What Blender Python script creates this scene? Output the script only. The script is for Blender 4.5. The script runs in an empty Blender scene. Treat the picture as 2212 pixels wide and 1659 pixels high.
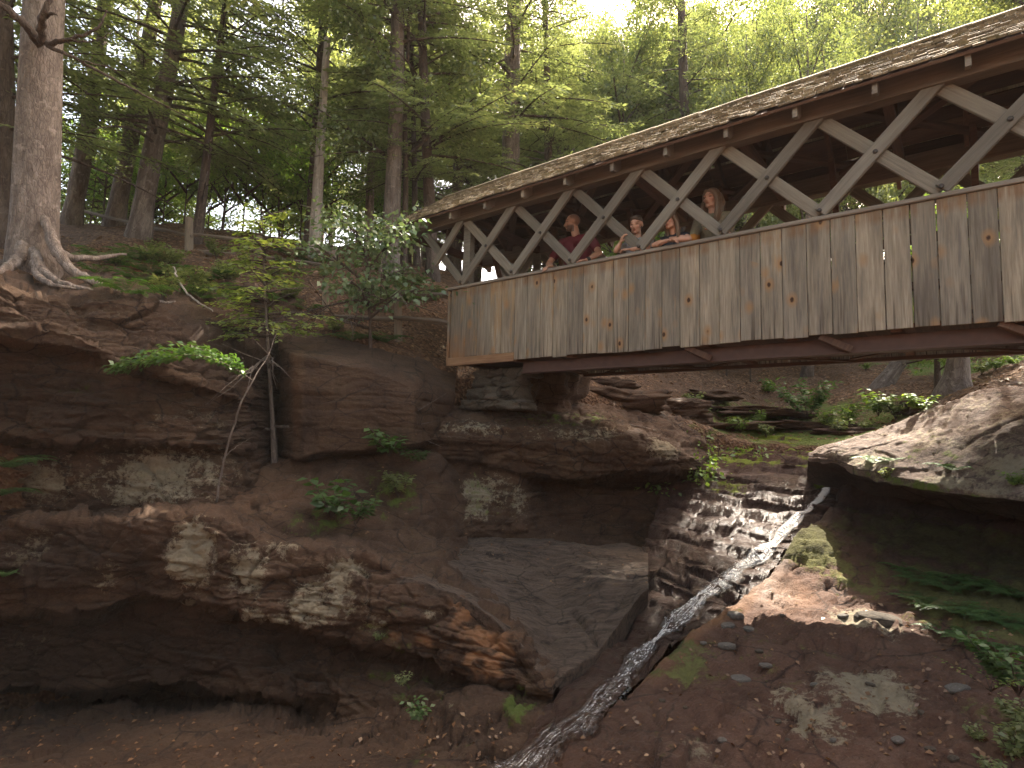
import bpy, bmesh, math, random
import numpy as np
from mathutils import Vector, Matrix

rng = np.random.default_rng(7)
random.seed(7)
scene = bpy.context.scene
COL = scene.collection

# ------------------------------------------------------------------ camera model (photo measured at 2212 x 1659)
FPX = 1250.0
PITCH = math.atan(111.5/FPX)
ROLL = 0.0226
_F = np.array([0, math.cos(PITCH), math.sin(PITCH)])
_U0 = np.array([0, -math.sin(PITCH), math.cos(PITCH)])
_R0 = np.array([1.0, 0, 0])
_R = math.cos(ROLL)*_R0 + math.sin(ROLL)*_U0
_U = math.cos(ROLL)*_U0 - math.sin(ROLL)*_R0

def at(px, py, Z):
    """world point seen at photo pixel (px,py) at depth Z metres"""
    return Z*(_F + _R*((px-1106.0)/FPX) - _U*((py-829.5)/FPX))

cam_data = bpy.data.cameras.new('camera')
cam = bpy.data.objects.new('camera', cam_data)
COL.objects.link(cam)
m = Matrix(((_R[0], _U[0], -_F[0], 0), (_R[1], _U[1], -_F[1], 0), (_R[2], _U[2], -_F[2], 0), (0, 0, 0, 1)))
cam.matrix_world = m
cam_data.sensor_width = 36
cam_data.lens = 36*FPX/2212
cam_data.clip_start = 0.05
cam_data.clip_end = 2000
scene.camera = cam

# ------------------------------------------------------------------ numpy noise
def _hash(ix, iy, iz, seed):
    h = (ix*374761393 + iy*668265263 + iz*2147483647 + seed*974634781) & 0xFFFFFFFF
    h = ((h ^ (h >> 13)) * 1274126177) & 0xFFFFFFFF
    h = ((h ^ (h >> 16)) * 2246822519) & 0xFFFFFFFF
    return ((h ^ (h >> 15)) & 0xFFFFFF).astype(np.float64) / 0xFFFFFF

def vnoise(p, seed=0):
    p = np.asarray(p, float)
    i = np.floor(p).astype(np.int64)
    f = p - i
    f = f*f*f*(f*(f*6-15)+10)
    r = 0
    for dx in (0, 1):
        wx = f[..., 0] if dx else 1-f[..., 0]
        for dy in (0, 1):
            wy = f[..., 1] if dy else 1-f[..., 1]
            for dz in (0, 1):
                wz = f[..., 2] if dz else 1-f[..., 2]
                r = r + wx*wy*wz*_hash(i[..., 0]+dx, i[..., 1]+dy, i[..., 2]+dz, seed)
    return r*2-1

def fbm(p, octv=4, seed=0, gain=0.5):
    a, s, r = 1.0, 1.0, 0
    for o in range(octv):
        r = r + a*vnoise(np.asarray(p)*s + 17.3*o, seed+o)
        a *= gain
        s *= 2.03
    return r

# ------------------------------------------------------------------ mesh helpers
def mesh_np(name, verts, faces, mats=(), fmat=None, smooth=False, attrs=None):
    """faces: (n,k) int array or list"""
    me = bpy.data.meshes.new(name)
    verts = np.asarray(verts, np.float32)
    if isinstance(faces, np.ndarray):
        k = faces.shape[1]; nf = faces.shape[0]
        me.vertices.add(len(verts)); me.vertices.foreach_set('co', verts.ravel())
        me.loops.add(nf*k); me.loops.foreach_set('vertex_index', faces.astype(np.int32).ravel())
        me.polygons.add(nf)
        me.polygons.foreach_set('loop_start', np.arange(0, nf*k, k, dtype=np.int32))
        me.polygons.foreach_set('loop_total', np.full(nf, k, dtype=np.int32))
        me.update(calc_edges=True)
    else:
        me.from_pydata(verts.tolist(), [], faces)
    for mt in mats:
        me.materials.append(mt)
    if fmat is not None:
        me.polygons.foreach_set('material_index', np.asarray(fmat, np.int32))
    if smooth is True:
        me.polygons.foreach_set('use_smooth', np.ones(len(me.polygons), bool))
    elif smooth is not False and smooth is not None:
        me.polygons.foreach_set('use_smooth', np.asarray(smooth, bool))
    if attrs:
        for k, v in attrs.items():
            a = me.attributes.new(k, 'FLOAT', 'POINT')
            a.data.foreach_set('value', np.asarray(v, np.float32))
    me.update()
    return me

def link(name, me, parent=None, matrix=None):
    o = bpy.data.objects.new(name, me)
    COL.objects.link(o)
    if parent is not None:
        o.parent = parent
    if matrix is not None:
        o.matrix_local = matrix
    return o

def tag(o, label=None, cat=None, group=None, kind=None):
    if label: o['label'] = label
    if cat: o['category'] = cat
    if group: o['group'] = group
    if kind: o['kind'] = kind
    return o

def empty(name, loc=(0, 0, 0), label=None, cat=None, group=None, rotz=0.0):
    o = bpy.data.objects.new(name, None)
    o.empty_display_size = 0.2
    COL.objects.link(o)
    o.location = loc
    o.rotation_euler = (0, 0, rotz)
    return tag(o, label, cat, group)

class MB:
    """collects shapes that become ONE mesh object"""
    def __init__(self):
        self.v = []; self.f = []; self.m = []; self.n = 0; self.a = []; self.s = []
    def add(self, verts, faces, mi=0, av=0.0, smooth=False):
        self.v.append(np.asarray(verts, float))
        for fc in faces:
            self.f.append([int(i)+self.n for i in fc]); self.m.append(mi); self.s.append(smooth)
        self.a.append(np.full(len(verts), av))
        self.n += len(verts)
    def box(self, lo, hi, mi=0, av=0.0, mat=None, bev=0.004):
        lo = np.array(lo, float); hi = np.array(hi, float)
        b = min(bev, 0.3*float(np.min(hi-lo)))
        c = (lo+hi)/2; h = (hi-lo)/2
        vs = []
        for sx in (-1, 1):
            for sy in (-1, 1):
                for sz in (-1, 1):
                    s = np.array([sx, sy, sz])
                    for ax in range(3):
                        d = h.copy() - b; d[ax] = h[ax]
                        vs.append(c + s*d)
        idx = lambda sx, sy, sz, ax: (((sx > 0)*4 + (sy > 0)*2 + (sz > 0))*3 + ax)
        fs = []
        for ax in range(3):
            a1, a2 = [(1, 2), (2, 0), (0, 1)][ax]
            for sg in (-1, 1):
                q = []
                for u, w in ((-1, -1), (1, -1), (1, 1), (-1, 1)):
                    s = [0, 0, 0]; s[ax] = sg; s[a1] = u; s[a2] = w
                    q.append(idx(*s, ax))
                fs.append(q if sg > 0 else q[::-1])
        for ax in range(3):              # edge bevels along axis ax
            a1, a2 = [(1, 2), (2, 0), (0, 1)][ax]
            for u in (-1, 1):
                for w in (-1, 1):
                    s0 = [0, 0, 0]; s0[a1] = u; s0[a2] = w
                    sa = list(s0); sa[ax] = -1; sb = list(s0); sb[ax] = 1
                    q = [idx(*sa, a1), idx(*sb, a1), idx(*sb, a2), idx(*sa, a2)]
                    fs.append(q if u*w < 0 else q[::-1])
        for sx in (-1, 1):
            for sy in (-1, 1):
                for sz in (-1, 1):
                    q = [idx(sx, sy, sz, 0), idx(sx, sy, sz, 1), idx(sx, sy, sz, 2)]
                    fs.append(q if sx*sy*sz > 0 else q[::-1])
        vs = np.array(vs)
        if mat is not None:
            vs = vs @ np.array(mat.to_3x3()).T + np.array(mat.translation)
        self.add(vs, fs, mi, av)
    def tube(self, pts, rad, n=8, mi=0, av=0.0, cap=True, jitter=0.0, smooth=True):
        pts = np.asarray(pts, float); rad = np.asarray(rad, float)*np.ones(len(pts))
        k = len(pts)
        T = np.gradient(pts, axis=0)
        T /= np.linalg.norm(T, axis=1)[:, None]+1e-9
        ref = np.array([0, 0, 1.0]) if abs(T[0][2]) < 0.8 else np.array([1.0, 0, 0])
        vs = []
        for i in range(k):
            a = np.cross(ref, T[i]); a /= np.linalg.norm(a)+1e-9
            b = np.cross(T[i], a)
            ref = np.cross(a, T[i])*-1 if False else ref
            th = np.arange(n)*2*math.pi/n
            r = rad[i]*(1+jitter*rng.uniform(-1, 1, n))
            vs.append(pts[i] + (np.cos(th)*r)[:, None]*a + (np.sin(th)*r)[:, None]*b)
        vs = np.concatenate(vs)
        fs = []
        for i in range(k-1):
            for j in range(n):
                fs.append([i*n+j, i*n+(j+1) % n, (i+1)*n+(j+1) % n, (i+1)*n+j])
        if cap:
            fs.append(list(range(n))[::-1]); fs.append([(k-1)*n+j for j in range(n)])
        self.add(vs, fs, mi, av, smooth)
    def mesh(self, name, mats, attr='rnd'):
        v = np.concatenate(self.v) if self.v else np.zeros((0, 3))
        me = mesh_np(name, v, self.f, mats, self.m, self.s, {attr: np.concatenate(self.a)} if self.a else None)
        return me
    def build(self, name, mats, parent=None, matrix=None, attr='rnd'):
        return link(name, self.mesh(name, mats, attr), parent, matrix)

def grid_faces(nr, nc):
    i = np.arange(nr-1)[:, None]*nc + np.arange(nc-1)[None, :]
    i = i.ravel()
    return np.stack([i, i+1, i+1+nc, i+nc], 1)

# ------------------------------------------------------------------ material helpers
def new_mat(name):
    mt = bpy.data.materials.new(name)
    mt.use_nodes = True
    nt = mt.node_tree
    for n in list(nt.nodes): nt.nodes.remove(n)
    return mt, nt

class NT:
    def __init__(self, nt): self.nt = nt
    def n(self, t, **kw):
        nd = self.nt.nodes.new(t)
        for k, v in kw.items():
            if k.startswith('i_'):
                key = k[2:]
                key = int(key) if key.isdigit() else key.replace('_', ' ')
                self.set(nd, key, v)
            else:
                setattr(nd, k, v)
        return nd
    def set(self, nd, key, v):
        s = nd.inputs[key]
        if hasattr(v, 'is_output') or isinstance(v, bpy.types.NodeSocket):
            self.nt.links.new(v, s)
        else:
            s.default_value = v
    def math(self, op, a, b=None, c=None, clamp=False):
        nd = self.nt.nodes.new('ShaderNodeMath'); nd.operation = op; nd.use_clamp = clamp
        self.set(nd, 0, a)
        if b is not None: self.set(nd, 1, b)
        if c is not None: self.set(nd, 2, c)
        return nd.outputs[0]
    def mix(self, fac, a, b, blend='MIX'):
        nd = self.nt.nodes.new('ShaderNodeMix'); nd.data_type = 'RGBA'; nd.blend_type = blend
        self.set(nd, 0, fac)
        for k, v in ((6, a), (7, b)):
            if isinstance(v, tuple) and len(v) == 3: v = (*v, 1)
            self.set(nd, k, v)
        return nd.outputs[2]
    def ramp(self, fac, stops, interp='LINEAR'):
        nd = self.nt.nodes.new('ShaderNodeValToRGB')
        cr = nd.color_ramp; cr.interpolation = interp
        while len(cr.elements) > 1: cr.elements.remove(cr.elements[-1])
        for i, (p, c) in enumerate(stops):
            e = cr.elements[0] if i == 0 else cr.elements.new(p)
            e.position = p
            e.color = (*c, 1) if isinstance(c, tuple) else (c, c, c, 1)
        self.set(nd, 0, fac)
        return nd.outputs[0]
    def noise(self, vec, scale, detail=4, rough=0.55, dist=0.0):
        nd = self.nt.nodes.new('ShaderNodeTexNoise')
        self.set(nd, 'Vector', vec)
        nd.inputs['Scale'].default_value = scale
        nd.inputs['Detail'].default_value = detail
        nd.inputs['Roughness'].default_value = rough
        nd.inputs['Distortion'].default_value = dist
        return nd.outputs[0]
    def mapping(self, vec, scale=(1, 1, 1), loc=(0, 0, 0), rot=(0, 0, 0)):
        nd = self.nt.nodes.new('ShaderNodeMapping')
        self.set(nd, 'Vector', vec)
        nd.inputs['Scale'].default_value = scale
        nd.inputs['Location'].default_value = loc
        nd.inputs['Rotation'].default_value = rot
        return nd.outputs[0]
    def attr(self, name):
        nd = self.nt.nodes.new('ShaderNodeAttribute'); nd.attribute_name = name
        return nd.outputs['Fac']
    def obj(self):
        return self.nt.nodes.new('ShaderNodeTexCoord').outputs['Object']
    def bump(self, h, strength=0.5, dist=0.02, normal=None):
        nd = self.nt.nodes.new('ShaderNodeBump')
        self.set(nd, 'Height', h)
        nd.inputs['Strength'].default_value = strength
        nd.inputs['Distance'].default_value = dist
        if normal is not None: self.set(nd, 'Normal', normal)
        return nd.outputs[0]
    def pbsdf(self, col, rough=0.8, normal=None, spec=0.3):
        nd = self.nt.nodes.new('ShaderNodeBsdfPrincipled')
        self.set(nd, 'Base Color', (*col, 1) if isinstance(col, tuple) and len(col) == 3 else col)
        self.set(nd, 'Roughness', rough)
        nd.inputs['Specular IOR Level'].default_value = spec
        if normal is not None: self.set(nd, 'Normal', normal)
        return nd
    def out(self, shader, disp=None):
        nd = self.nt.nodes.new('ShaderNodeOutputMaterial')
        self.nt.links.new(shader, nd.inputs['Surface'])

def simple_mat(name, col, rough=0.8, spec=0.3, var=0.25, scale=30, bump=0.0):
    mt, nt = new_mat(name); g = NT(nt)
    no = g.noise(g.obj(), scale, 4)
    c = g.mix(g.math('MULTIPLY', no, 1.0), tuple(x*(1-var) for x in col), tuple(min(1, x*(1+var)) for x in col))
    nrm = g.bump(no, bump, 0.01) if bump else None
    g.out(g.pbsdf(c, rough, nrm, spec).outputs[0])
    return mt

# ---- rock
def rock_mat(name, dark, mid, light, stretch=5.0, rough=0.85, wet_rough=0.25, moss_col=(0.055, 0.075, 0.014), bumpd=0.05, ripple=False):
    mt, nt = new_mat(name); g = NT(nt)
    o = g.obj()
    warp = g.n('ShaderNodeVectorMath', operation='ADD')
    nz = g.n('ShaderNodeTexNoise'); g.set(nz, 'Vector', o); nz.inputs['Scale'].default_value = 0.9
    sc = g.n('ShaderNodeVectorMath', operation='SCALE'); g.set(sc, 0, nz.outputs['Color']); sc.inputs['Scale'].default_value = 0.25
    g.set(warp, 0, o); g.set(warp, 1, sc.outputs[0])
    w = warp.outputs[0]
    bands = g.noise(g.mapping(w, (1.1, 1.1, 1.1*stretch), rot=(0.0, 0.06, 0)), 1.7, 6, 0.64)
    blot = g.noise(o, 1.3, 6, 0.6)
    fine = g.noise(g.mapping(o, (1, 1, 1.8)), 17, 7, 0.74)
    fac = g.math('ADD', g.math('MULTIPLY', bands, 0.38), g.math('ADD', g.math('MULTIPLY', blot, 0.37), g.math('MULTIPLY', fine, 0.25)))
    col = g.ramp(fac, [(0.34, dark), (0.5, mid), (0.66, light)])
    col = g.mix(g.ramp(fine, [(0.35, 0.0), (0.7, 0.45)]), col, tuple(x*0.45 for x in mid))
    pit = g.noise(g.mapping(o, (1, 1, 1.5)), 42, 6, 0.78)
    col = g.mix(g.ramp(pit, [(0.30, 0.85), (0.46, 0.0)]), col, tuple(x*0.25 for x in mid))
    col = g.mix(g.ramp(pit, [(0.56, 0.0), (0.72, 0.7)]), col, tuple(min(1, x*1.5) for x in light))
    cv_ = g.n('ShaderNodeTexVoronoi', feature='DISTANCE_TO_EDGE'); g.set(cv_, 'Vector', g.mapping(w, (1.6, 1.6, 4.2))); cv_.inputs['Scale'].default_value = 1.25
    crk_ = g.ramp(cv_.outputs['Distance'], [(0.0, 1.0), (0.032, 0.0)])
    col = g.mix(g.math('MULTIPLY', g.math('MULTIPLY', crk_, 0.8), g.ramp(blot, [(0.36, 0.15), (0.54, 1.0)])), col, tuple(x*0.12 for x in mid))
    col = g.mix(g.attr('tint'), col, (0.30, 0.15, 0.07))
    # brown dry stain / dark water streak patches
    streak = g.noise(g.mapping(o, (1, 1, 0.35)), 3.3, 5, 0.6)
    col = g.mix(g.ramp(streak, [(0.55, 0.0), (0.72, 0.6)]), col, tuple(x*0.5 for x in dark))
    rip = None
    if ripple:                                 # fine wavy bedding lines running across the slab
        rip = g.noise(g.mapping(w, (1.3, 9.0, 6.0), rot=(0, 0, 0.12)), 2.6, 7, 0.72)
        col = g.mix(g.ramp(rip, [(0.36, 0.9), (0.50, 0.0)]), col, tuple(x*0.35 for x in dark))
        col = g.mix(g.ramp(rip, [(0.52, 0.0), (0.68, 0.6)]), col, light)
    # lichen / mineral crust
    ln = g.noise(o, 13, 7, 0.8, 0.15)
    ln2 = g.noise(o, 2.6, 3, 0.5)
    lf = g.math('ADD', g.math('MULTIPLY', ln, 0.8), g.math('MULTIPLY', ln2, 0.3))
    la = g.attr('lichen')
    lm = g.math('MULTIPLY', g.math('SUBTRACT', g.math('ADD', g.math('MULTIPLY', la, 0.36), lf), 0.74), 14.0, clamp=True)
    lm = g.math('MULTIPLY', lm, g.ramp(la, [(0.02, 0.0), (0.2, 1.0)]))
    lcol = g.mix(g.noise(o, 22, 5, 0.7), (0.15, 0.125, 0.078), (0.38, 0.325, 0.225))
    col = g.mix(g.math('MULTIPLY', lm, 0.85), col, lcol)
    # moss on attribute + noise
    mn = g.noise(o, 6.5, 5, 0.7)
    ma = g.attr('moss')
    mm = g.math('MULTIPLY', g.math('SUBTRACT', g.math('ADD', g.math('MULTIPLY', ma, 0.75), mn), 0.78), 7.0, clamp=True)
    mm = g.math('MULTIPLY', mm, g.ramp(ma, [(0.02, 0.0), (0.15, 1.0)]))
    mcol = g.mix(g.noise(o, 24, 3), moss_col, tuple(x*2.6 for x in moss_col))
    col = g.mix(mm, col, mcol)
    col = g.mix(g.math('MULTIPLY', g.attr('painted_shade'), g.ramp(g.noise(o, 4.0, 5, 0.6), [(0.3, 1.0), (0.75, 0.55)])), col, tuple(x*0.22 for x in dark))  # shade painted into the rock colour of recesses and undercuts
    wet = g.attr('wet')
    col = g.mix(g.math('MULTIPLY', wet, 0.55), col, (0.02, 0.012, 0.009))
    rg = g.math('ADD', g.math('MULTIPLY', wet, wet_rough-rough), rough)
    rg = g.math('ADD', rg, g.math('MULTIPLY', mm, 0.5), clamp=True)
    h = g.math('ADD', g.math('MULTIPLY', bands, 0.8), g.math('ADD', g.math('MULTIPLY', g.math('ADD', fine, g.math('MULTIPLY', pit, 0.7)), 1.0), g.math('MULTIPLY', lm, 0.06)))
    h = g.math('ADD', h, g.math('MULTIPLY', mm, g.math('MULTIPLY', g.noise(o, 60, 3), 0.5)))
    if rip is not None: h = g.math('ADD', h, g.math('MULTIPLY', rip, 2.2))
    nrm = g.bump(h, 0.8, bumpd)
    g.out(g.pbsdf(col, rg, nrm, 0.35).outputs[0])
    return mt

M = {}
M['rock_brown'] = rock_mat('brown_sandstone', (0.036, 0.018, 0.009), (0.085, 0.046, 0.025), (0.15, 0.095, 0.055))
M['rock_slab'] = rock_mat('smooth_sandstone', (0.075, 0.05, 0.035), (0.125, 0.087, 0.062), (0.18, 0.13, 0.093), stretch=6, ripple=True)
M['rock_wet'] = rock_mat('wet_stream_rock', (0.05, 0.022, 0.014), (0.10, 0.05, 0.033), (0.17, 0.105, 0.07), stretch=7, moss_col=(0.085, 0.105, 0.012))
M['rock_grey'] = rock_mat('pink_grey_boulder', (0.085, 0.054, 0.041), (0.155, 0.108, 0.084), (0.25, 0.19, 0.152), stretch=2.0)
M['floor_red'] = rock_mat('red_gorge_floor', (0.065, 0.030, 0.017), (0.11, 0.055, 0.034), (0.18, 0.11, 0.078), stretch=1.5, moss_col=(0.07, 0.07, 0.022))

def ground_mat():
    mt, nt = new_mat('leaf_litter'); g = NT(nt); o = g.obj()
    big = g.noise(o, 0.7, 5, 0.6)
    vor = g.n('ShaderNodeTexVoronoi'); g.set(vor, 'Vector', o); vor.inputs['Scale'].default_value = 26
    vc = g.n('ShaderNodeSeparateColor'); g.set(vc, 0, vor.outputs['Color'])
    leaf = g.ramp(vc.outputs[0], [(0.0, (0.05, 0.028, 0.016)), (0.35, (0.11, 0.06, 0.033)), (0.7, (0.17, 0.095, 0.05)), (1.0, (0.27, 0.17, 0.10))])
    soil = g.ramp(g.noise(o, 9, 6, 0.7), [(0.3, (0.045, 0.026, 0.016)), (0.7, (0.13, 0.075, 0.045))])
    col = g.mix(g.ramp(big, [(0.4, 0.25), (0.62, 0.85)]), soil, leaf)
    ga = g.attr('moss')
    gn = g.noise(o, 3.0, 6, 0.65)
    gm = g.math('MULTIPLY', g.math('SUBTRACT', g.math('ADD', g.math('MULTIPLY', ga, 0.6), gn), 0.72), 6, clamp=True)
    gm = g.math('MULTIPLY', gm, g.ramp(ga, [(0.02, 0.0), (0.2, 1.0)]))
    col = g.mix(gm, col, g.mix(g.noise(o, 40, 3), (0.05, 0.075, 0.015), (0.15, 0.18, 0.04)))
    h = g.math('ADD', g.math('MULTIPLY', vor.outputs['Distance'], 0.8), g.noise(o, 14, 6, 0.7))
    g.out(g.pbsdf(col, 0.9, g.bump(h, 0.9, 0.05), 0.2).outputs[0])
    return mt
M['ground'] = ground_mat()

# ---- wood: grain along local axis
def wood_mat(name, c0, c1, c2, axis='X', grain=26.0, board=False, tan=None, rough=0.85):
    mt, nt = new_mat(name); g = NT(nt); o = g.obj()
    r = g.attr('rnd')
    oi = g.n('ShaderNodeObjectInfo').outputs['Random']
    rr = g.math('ADD', g.math('MULTIPLY', r, 37.0), g.math('MULTIPLY', oi, 91.0))
    comb = g.n('ShaderNodeCombineXYZ')
    for i in range(3): g.set(comb, i, rr)
    add = g.n('ShaderNodeVectorMath', operation='ADD'); g.set(add, 0, o); g.set(add, 1, comb.outputs[0])
    v = add.outputs[0]
    L = 0.05
    s = {'X': (L, 1, 1), 'Y': (1, L, 1), 'Z': (1, 1, L)}[axis]
    s2 = {'X': (0.14, 1, 1), 'Y': (1, 0.14, 1), 'Z': (1, 1, 0.14)}[axis]
    gr = g.noise(g.mapping(v, s), grain*2.2, 6, 0.65, 0.3)
    gb = g.noise(g.mapping(v, s2), 7.0, 4, 0.55)
    fac = g.math('ADD', g.math('MULTIPLY', gr, 0.55), g.math('MULTIPLY', gb, 0.45))
    col = g.ramp(fac, [(0.32, c0), (0.5, c1), (0.68, c2)])
    # per board value
    wn = g.n('ShaderNodeTexWhiteNoise', noise_dimensions='1D'); g.set(wn, 'W', rr)
    col = g.mix(1.0, col, g.ramp(wn.outputs['Value'], [(0.0, (0.70, 0.68, 0.66)), (0.5, (0.95, 0.94, 0.92)), (1.0, (1.18, 1.13, 1.04))]), 'MULTIPLY')
    h = gr
    if board:
        # warm unweathered streaks, only on some boards and mostly near the sheltered top
        sep = g.n('ShaderNodeSeparateXYZ'); g.set(sep, 0, o)
        tn = g.noise(g.mapping(v, (1.0, 1.0, 0.16)), 11.0, 5, 0.65)
        wn2 = g.n('ShaderNodeTexWhiteNoise', noise_dimensions='1D'); g.set(wn2, 'W', g.math('ADD', g.math('MULTIPLY', rr, 3.1), 5.0))
        gate = g.math('MULTIPLY', g.math('SUBTRACT', wn2.outputs['Value'], 0.5), 0.16)
        top = g.math('MULTIPLY', g.math('SUBTRACT', sep.outputs[2], 0.6), 0.13)
        dx = g.math('MULTIPLY', g.math('ADD', sep.outputs[0], 1.2), -0.022)
        tf = g.math('MULTIPLY', g.math('SUBTRACT', g.math('ADD', g.math('ADD', tn, gate), g.math('ADD', top, dx)), 0.595), 9.0, clamp=True)
        col = g.mix(g.math('MULTIPLY', tf, 0.7), col, g.mix(gr, (0.15, 0.08, 0.035), (0.38, 0.26, 0.14)))
        dk = g.noise(g.mapping(v, (1.0, 1.0, 0.10)), 15.0, 4, 0.6)
        col = g.mix(g.ramp(dk, [(0.52, 0.0), (0.68, 0.55)]), col, (0.10, 0.085, 0.072))
        edge_ = g.ramp(sep.outputs[2], [(0.93, 0.0), (1.0, 1.0)])
        col = g.mix(g.math('MULTIPLY', edge_, g.ramp(dk, [(0.35, 0.0), (0.6, 0.7)])), col, (0.16, 0.085, 0.04))
        # knots
        kv = g.n('ShaderNodeTexVoronoi'); g.set(kv, 'Vector', g.mapping(v, (5.5, 0.3, 3.6)))
        kv.inputs['Scale'].default_value = 1.0
        kd = g.math('ADD', kv.outputs['Distance'], g.math('MULTIPLY', g.math('SUBTRACT', g.noise(o, 45, 3), 0.5), 0.06))
        halo = g.ramp(kd, [(0.12, 1.0), (0.34, 0.0)])
        kcs = g.n('ShaderNodeSeparateColor'); g.set(kcs, 0, kv.outputs['Color'])
        khas = g.math('GREATER_THAN', kcs.outputs[1], 0.25)
        col = g.mix(g.math('MULTIPLY', g.math('MULTIPLY', halo, khas), 0.8), col, (0.26, 0.145, 0.065))
        core = g.ramp(kd, [(0.07, 1.0), (0.12, 0.0)])
        col = g.mix(g.math('MULTIPLY', g.math('MULTIPLY', core, khas), 0.95), col, (0.035, 0.016, 0.009))
        # dark drip streaks from lower edge
        ds = g.noise(g.mapping(v, (1, 1, 0.03)), 42, 3, 0.5)
        low = g.ramp(sep.outputs[2], [(0.0, 1.0), (0.42, 0.0)])
        col = g.mix(g.math('MULTIPLY', g.ramp(ds, [(0.55, 0.0), (0.66, 0.75)]), low), col, (0.035, 0.02, 0.012))
        # rust coloured stain at the far end
        st = g.math('MULTIPLY', g.math('SUBTRACT', -3.1, sep.outputs[0], clamp=True), g.math('SUBTRACT', 0.55, sep.outputs[2], clamp=True))
        st = g.math('MULTIPLY', st, 3.2, clamp=True)
        col = g.mix(g.math('MULTIPLY', st, g.ramp(gb, [(0.35, 0.2), (0.6, 0.8)])), col, (0.22, 0.095, 0.03))
    if tan:
        tn = g.noise(g.mapping(v, s2), 5.0, 4, 0.6)
        col = g.mix(g.ramp(tn, [(0.5, 0.0), (0.68, 0.7)]), col, tan)
    nrm = g.bump(h, 0.35, 0.008)
    g.out(g.pbsdf(col, rough, nrm, 0.25).outputs[0])
    return mt

M['boards'] = wood_mat('weathered_boards', (0.10, 0.082, 0.062), (0.198, 0.168, 0.13), (0.315, 0.27, 0.208), 'Z', board=True)
M['brace'] = wood_mat('weathered_brace', (0.10, 0.086, 0.069), (0.16, 0.14, 0.114), (0.225, 0.20, 0.163), 'X')
M['beam'] = wood_mat('dark_plate_beam', (0.10, 0.075, 0.058), (0.16, 0.125, 0.098), (0.23, 0.18, 0.14), 'X')
M['inner'] = wood_mat('red_brown_timber', (0.05, 0.028, 0.02), (0.085, 0.046, 0.031), (0.13, 0.075, 0.05), 'X')
M['innerY'] = wood_mat('red_brown_sheathing', (0.06, 0.034, 0.024), (0.10, 0.055, 0.038), (0.16, 0.09, 0.06), 'Y')
M['rail'] = wood_mat('worn_handrail', (0.13, 0.105, 0.085), (0.19, 0.16, 0.13), (0.27, 0.225, 0.18), 'X')
M['fence'] = wood_mat('old_fence_rail', (0.08, 0.06, 0.045), (0.13, 0.10, 0.075), (0.20, 0.155, 0.115), 'X')

def shingle_mat():
    mt, nt = new_mat('cedar_shingles'); g = NT(nt); o = g.obj()
    r = g.attr('rnd')
    wn = g.n('ShaderNodeTexWhiteNoise', noise_dimensions='1D'); g.set(wn, 'W', g.math('MULTIPLY', r, 91.7))
    col = g.ramp(wn.outputs['Value'], [(0, (0.13, 0.10, 0.066)), (0.4, (0.22, 0.175, 0.112)), (0.75, (0.30, 0.24, 0.152)), (1, (0.38, 0.31, 0.205))])
    gr = g.noise(g.mapping(o, (1, 0.07, 0.07)), 55, 4, 0.6)
    col = g.mix(g.ramp(gr, [(0.4, 0.0), (0.7, 0.55)]), col, (0.05, 0.033, 0.022))
    mo = g.noise(o, 3.2, 6, 0.65)
    col = g.mix(g.ramp(mo, [(0.55, 0.0), (0.68, 0.6)]), col, g.mix(g.noise(o, 40, 2), (0.10, 0.085, 0.025), (0.20, 0.165, 0.05)))
    h = g.math('ADD', gr, g.noise(o, 60, 4))
    g.out(g.pbsdf(col, 0.92, g.bump(h, 0.5, 0.01), 0.2).outputs[0])
    return mt
M['shingle'] = shingle_mat()
M['bolt'] = simple_mat('rusty_bolt', (0.035, 0.025, 0.02), 0.6, 0.5)
M['steel'] = simple_mat('rust_brown_steel', (0.07, 0.034, 0.023), 0.65, 0.4, 0.35, 12, 0.2)

# ------------------------------------------------------------------ light
SUN_EL, SUN_AZ = math.radians(49), math.radians(38)      # azimuth from +Y towards +X
sdir = np.array([math.sin(SUN_AZ)*math.cos(SUN_EL), math.cos(SUN_AZ)*math.cos(SUN_EL), math.sin(SUN_EL)])
sd = bpy.data.lights.new('sun', 'SUN'); sd.energy = 4.2; sd.angle = math.radians(0.5); sd.color = (1.0, 0.90, 0.76)
sun = bpy.data.objects.new('sun', sd); COL.objects.link(sun)
sun.rotation_euler = Vector(-sdir).to_track_quat('-Z', 'Y').to_euler()
world = bpy.data.worlds.new('World'); scene.world = world; world.use_nodes = True
wn_ = world.node_tree
bg = wn_.nodes['Background']
sky = wn_.nodes.new('ShaderNodeTexSky'); sky.sky_type = 'NISHITA'; sky.sun_disc = False
sky.sun_elevation = SUN_EL; sky.sun_rotation = SUN_AZ
sky.dust_density = 4.0; sky.air_density = 1.0; sky.ozone_density = 1.0
mixn = wn_.nodes.new('ShaderNodeMix'); mixn.data_type = 'RGBA'; mixn.blend_type = 'MULTIPLY'
mixn.inputs[0].default_value = 1.0
mixn.inputs[7].default_value = (1.22, 1.02, 0.82, 1)      # warm white balance of the photograph
wn_.links.new(sky.outputs[0], mixn.inputs[6]); wn_.links.new(mixn.outputs[2], bg.inputs[0])
bg.inputs[1].default_value = 0.15
scene.view_settings.view_transform = 'Standard'
scene.view_settings.look = 'None'
scene.view_settings.gamma = 1
scene.view_settings.exposure = 2.66
scene.cycles.max_bounces = 6
scene.cycles.diffuse_bounces = 3
scene.cycles.glossy_bounces = 2
scene.cycles.transmission_bounces = 4
scene.cycles.transparent_max_bounces = 8
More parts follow.
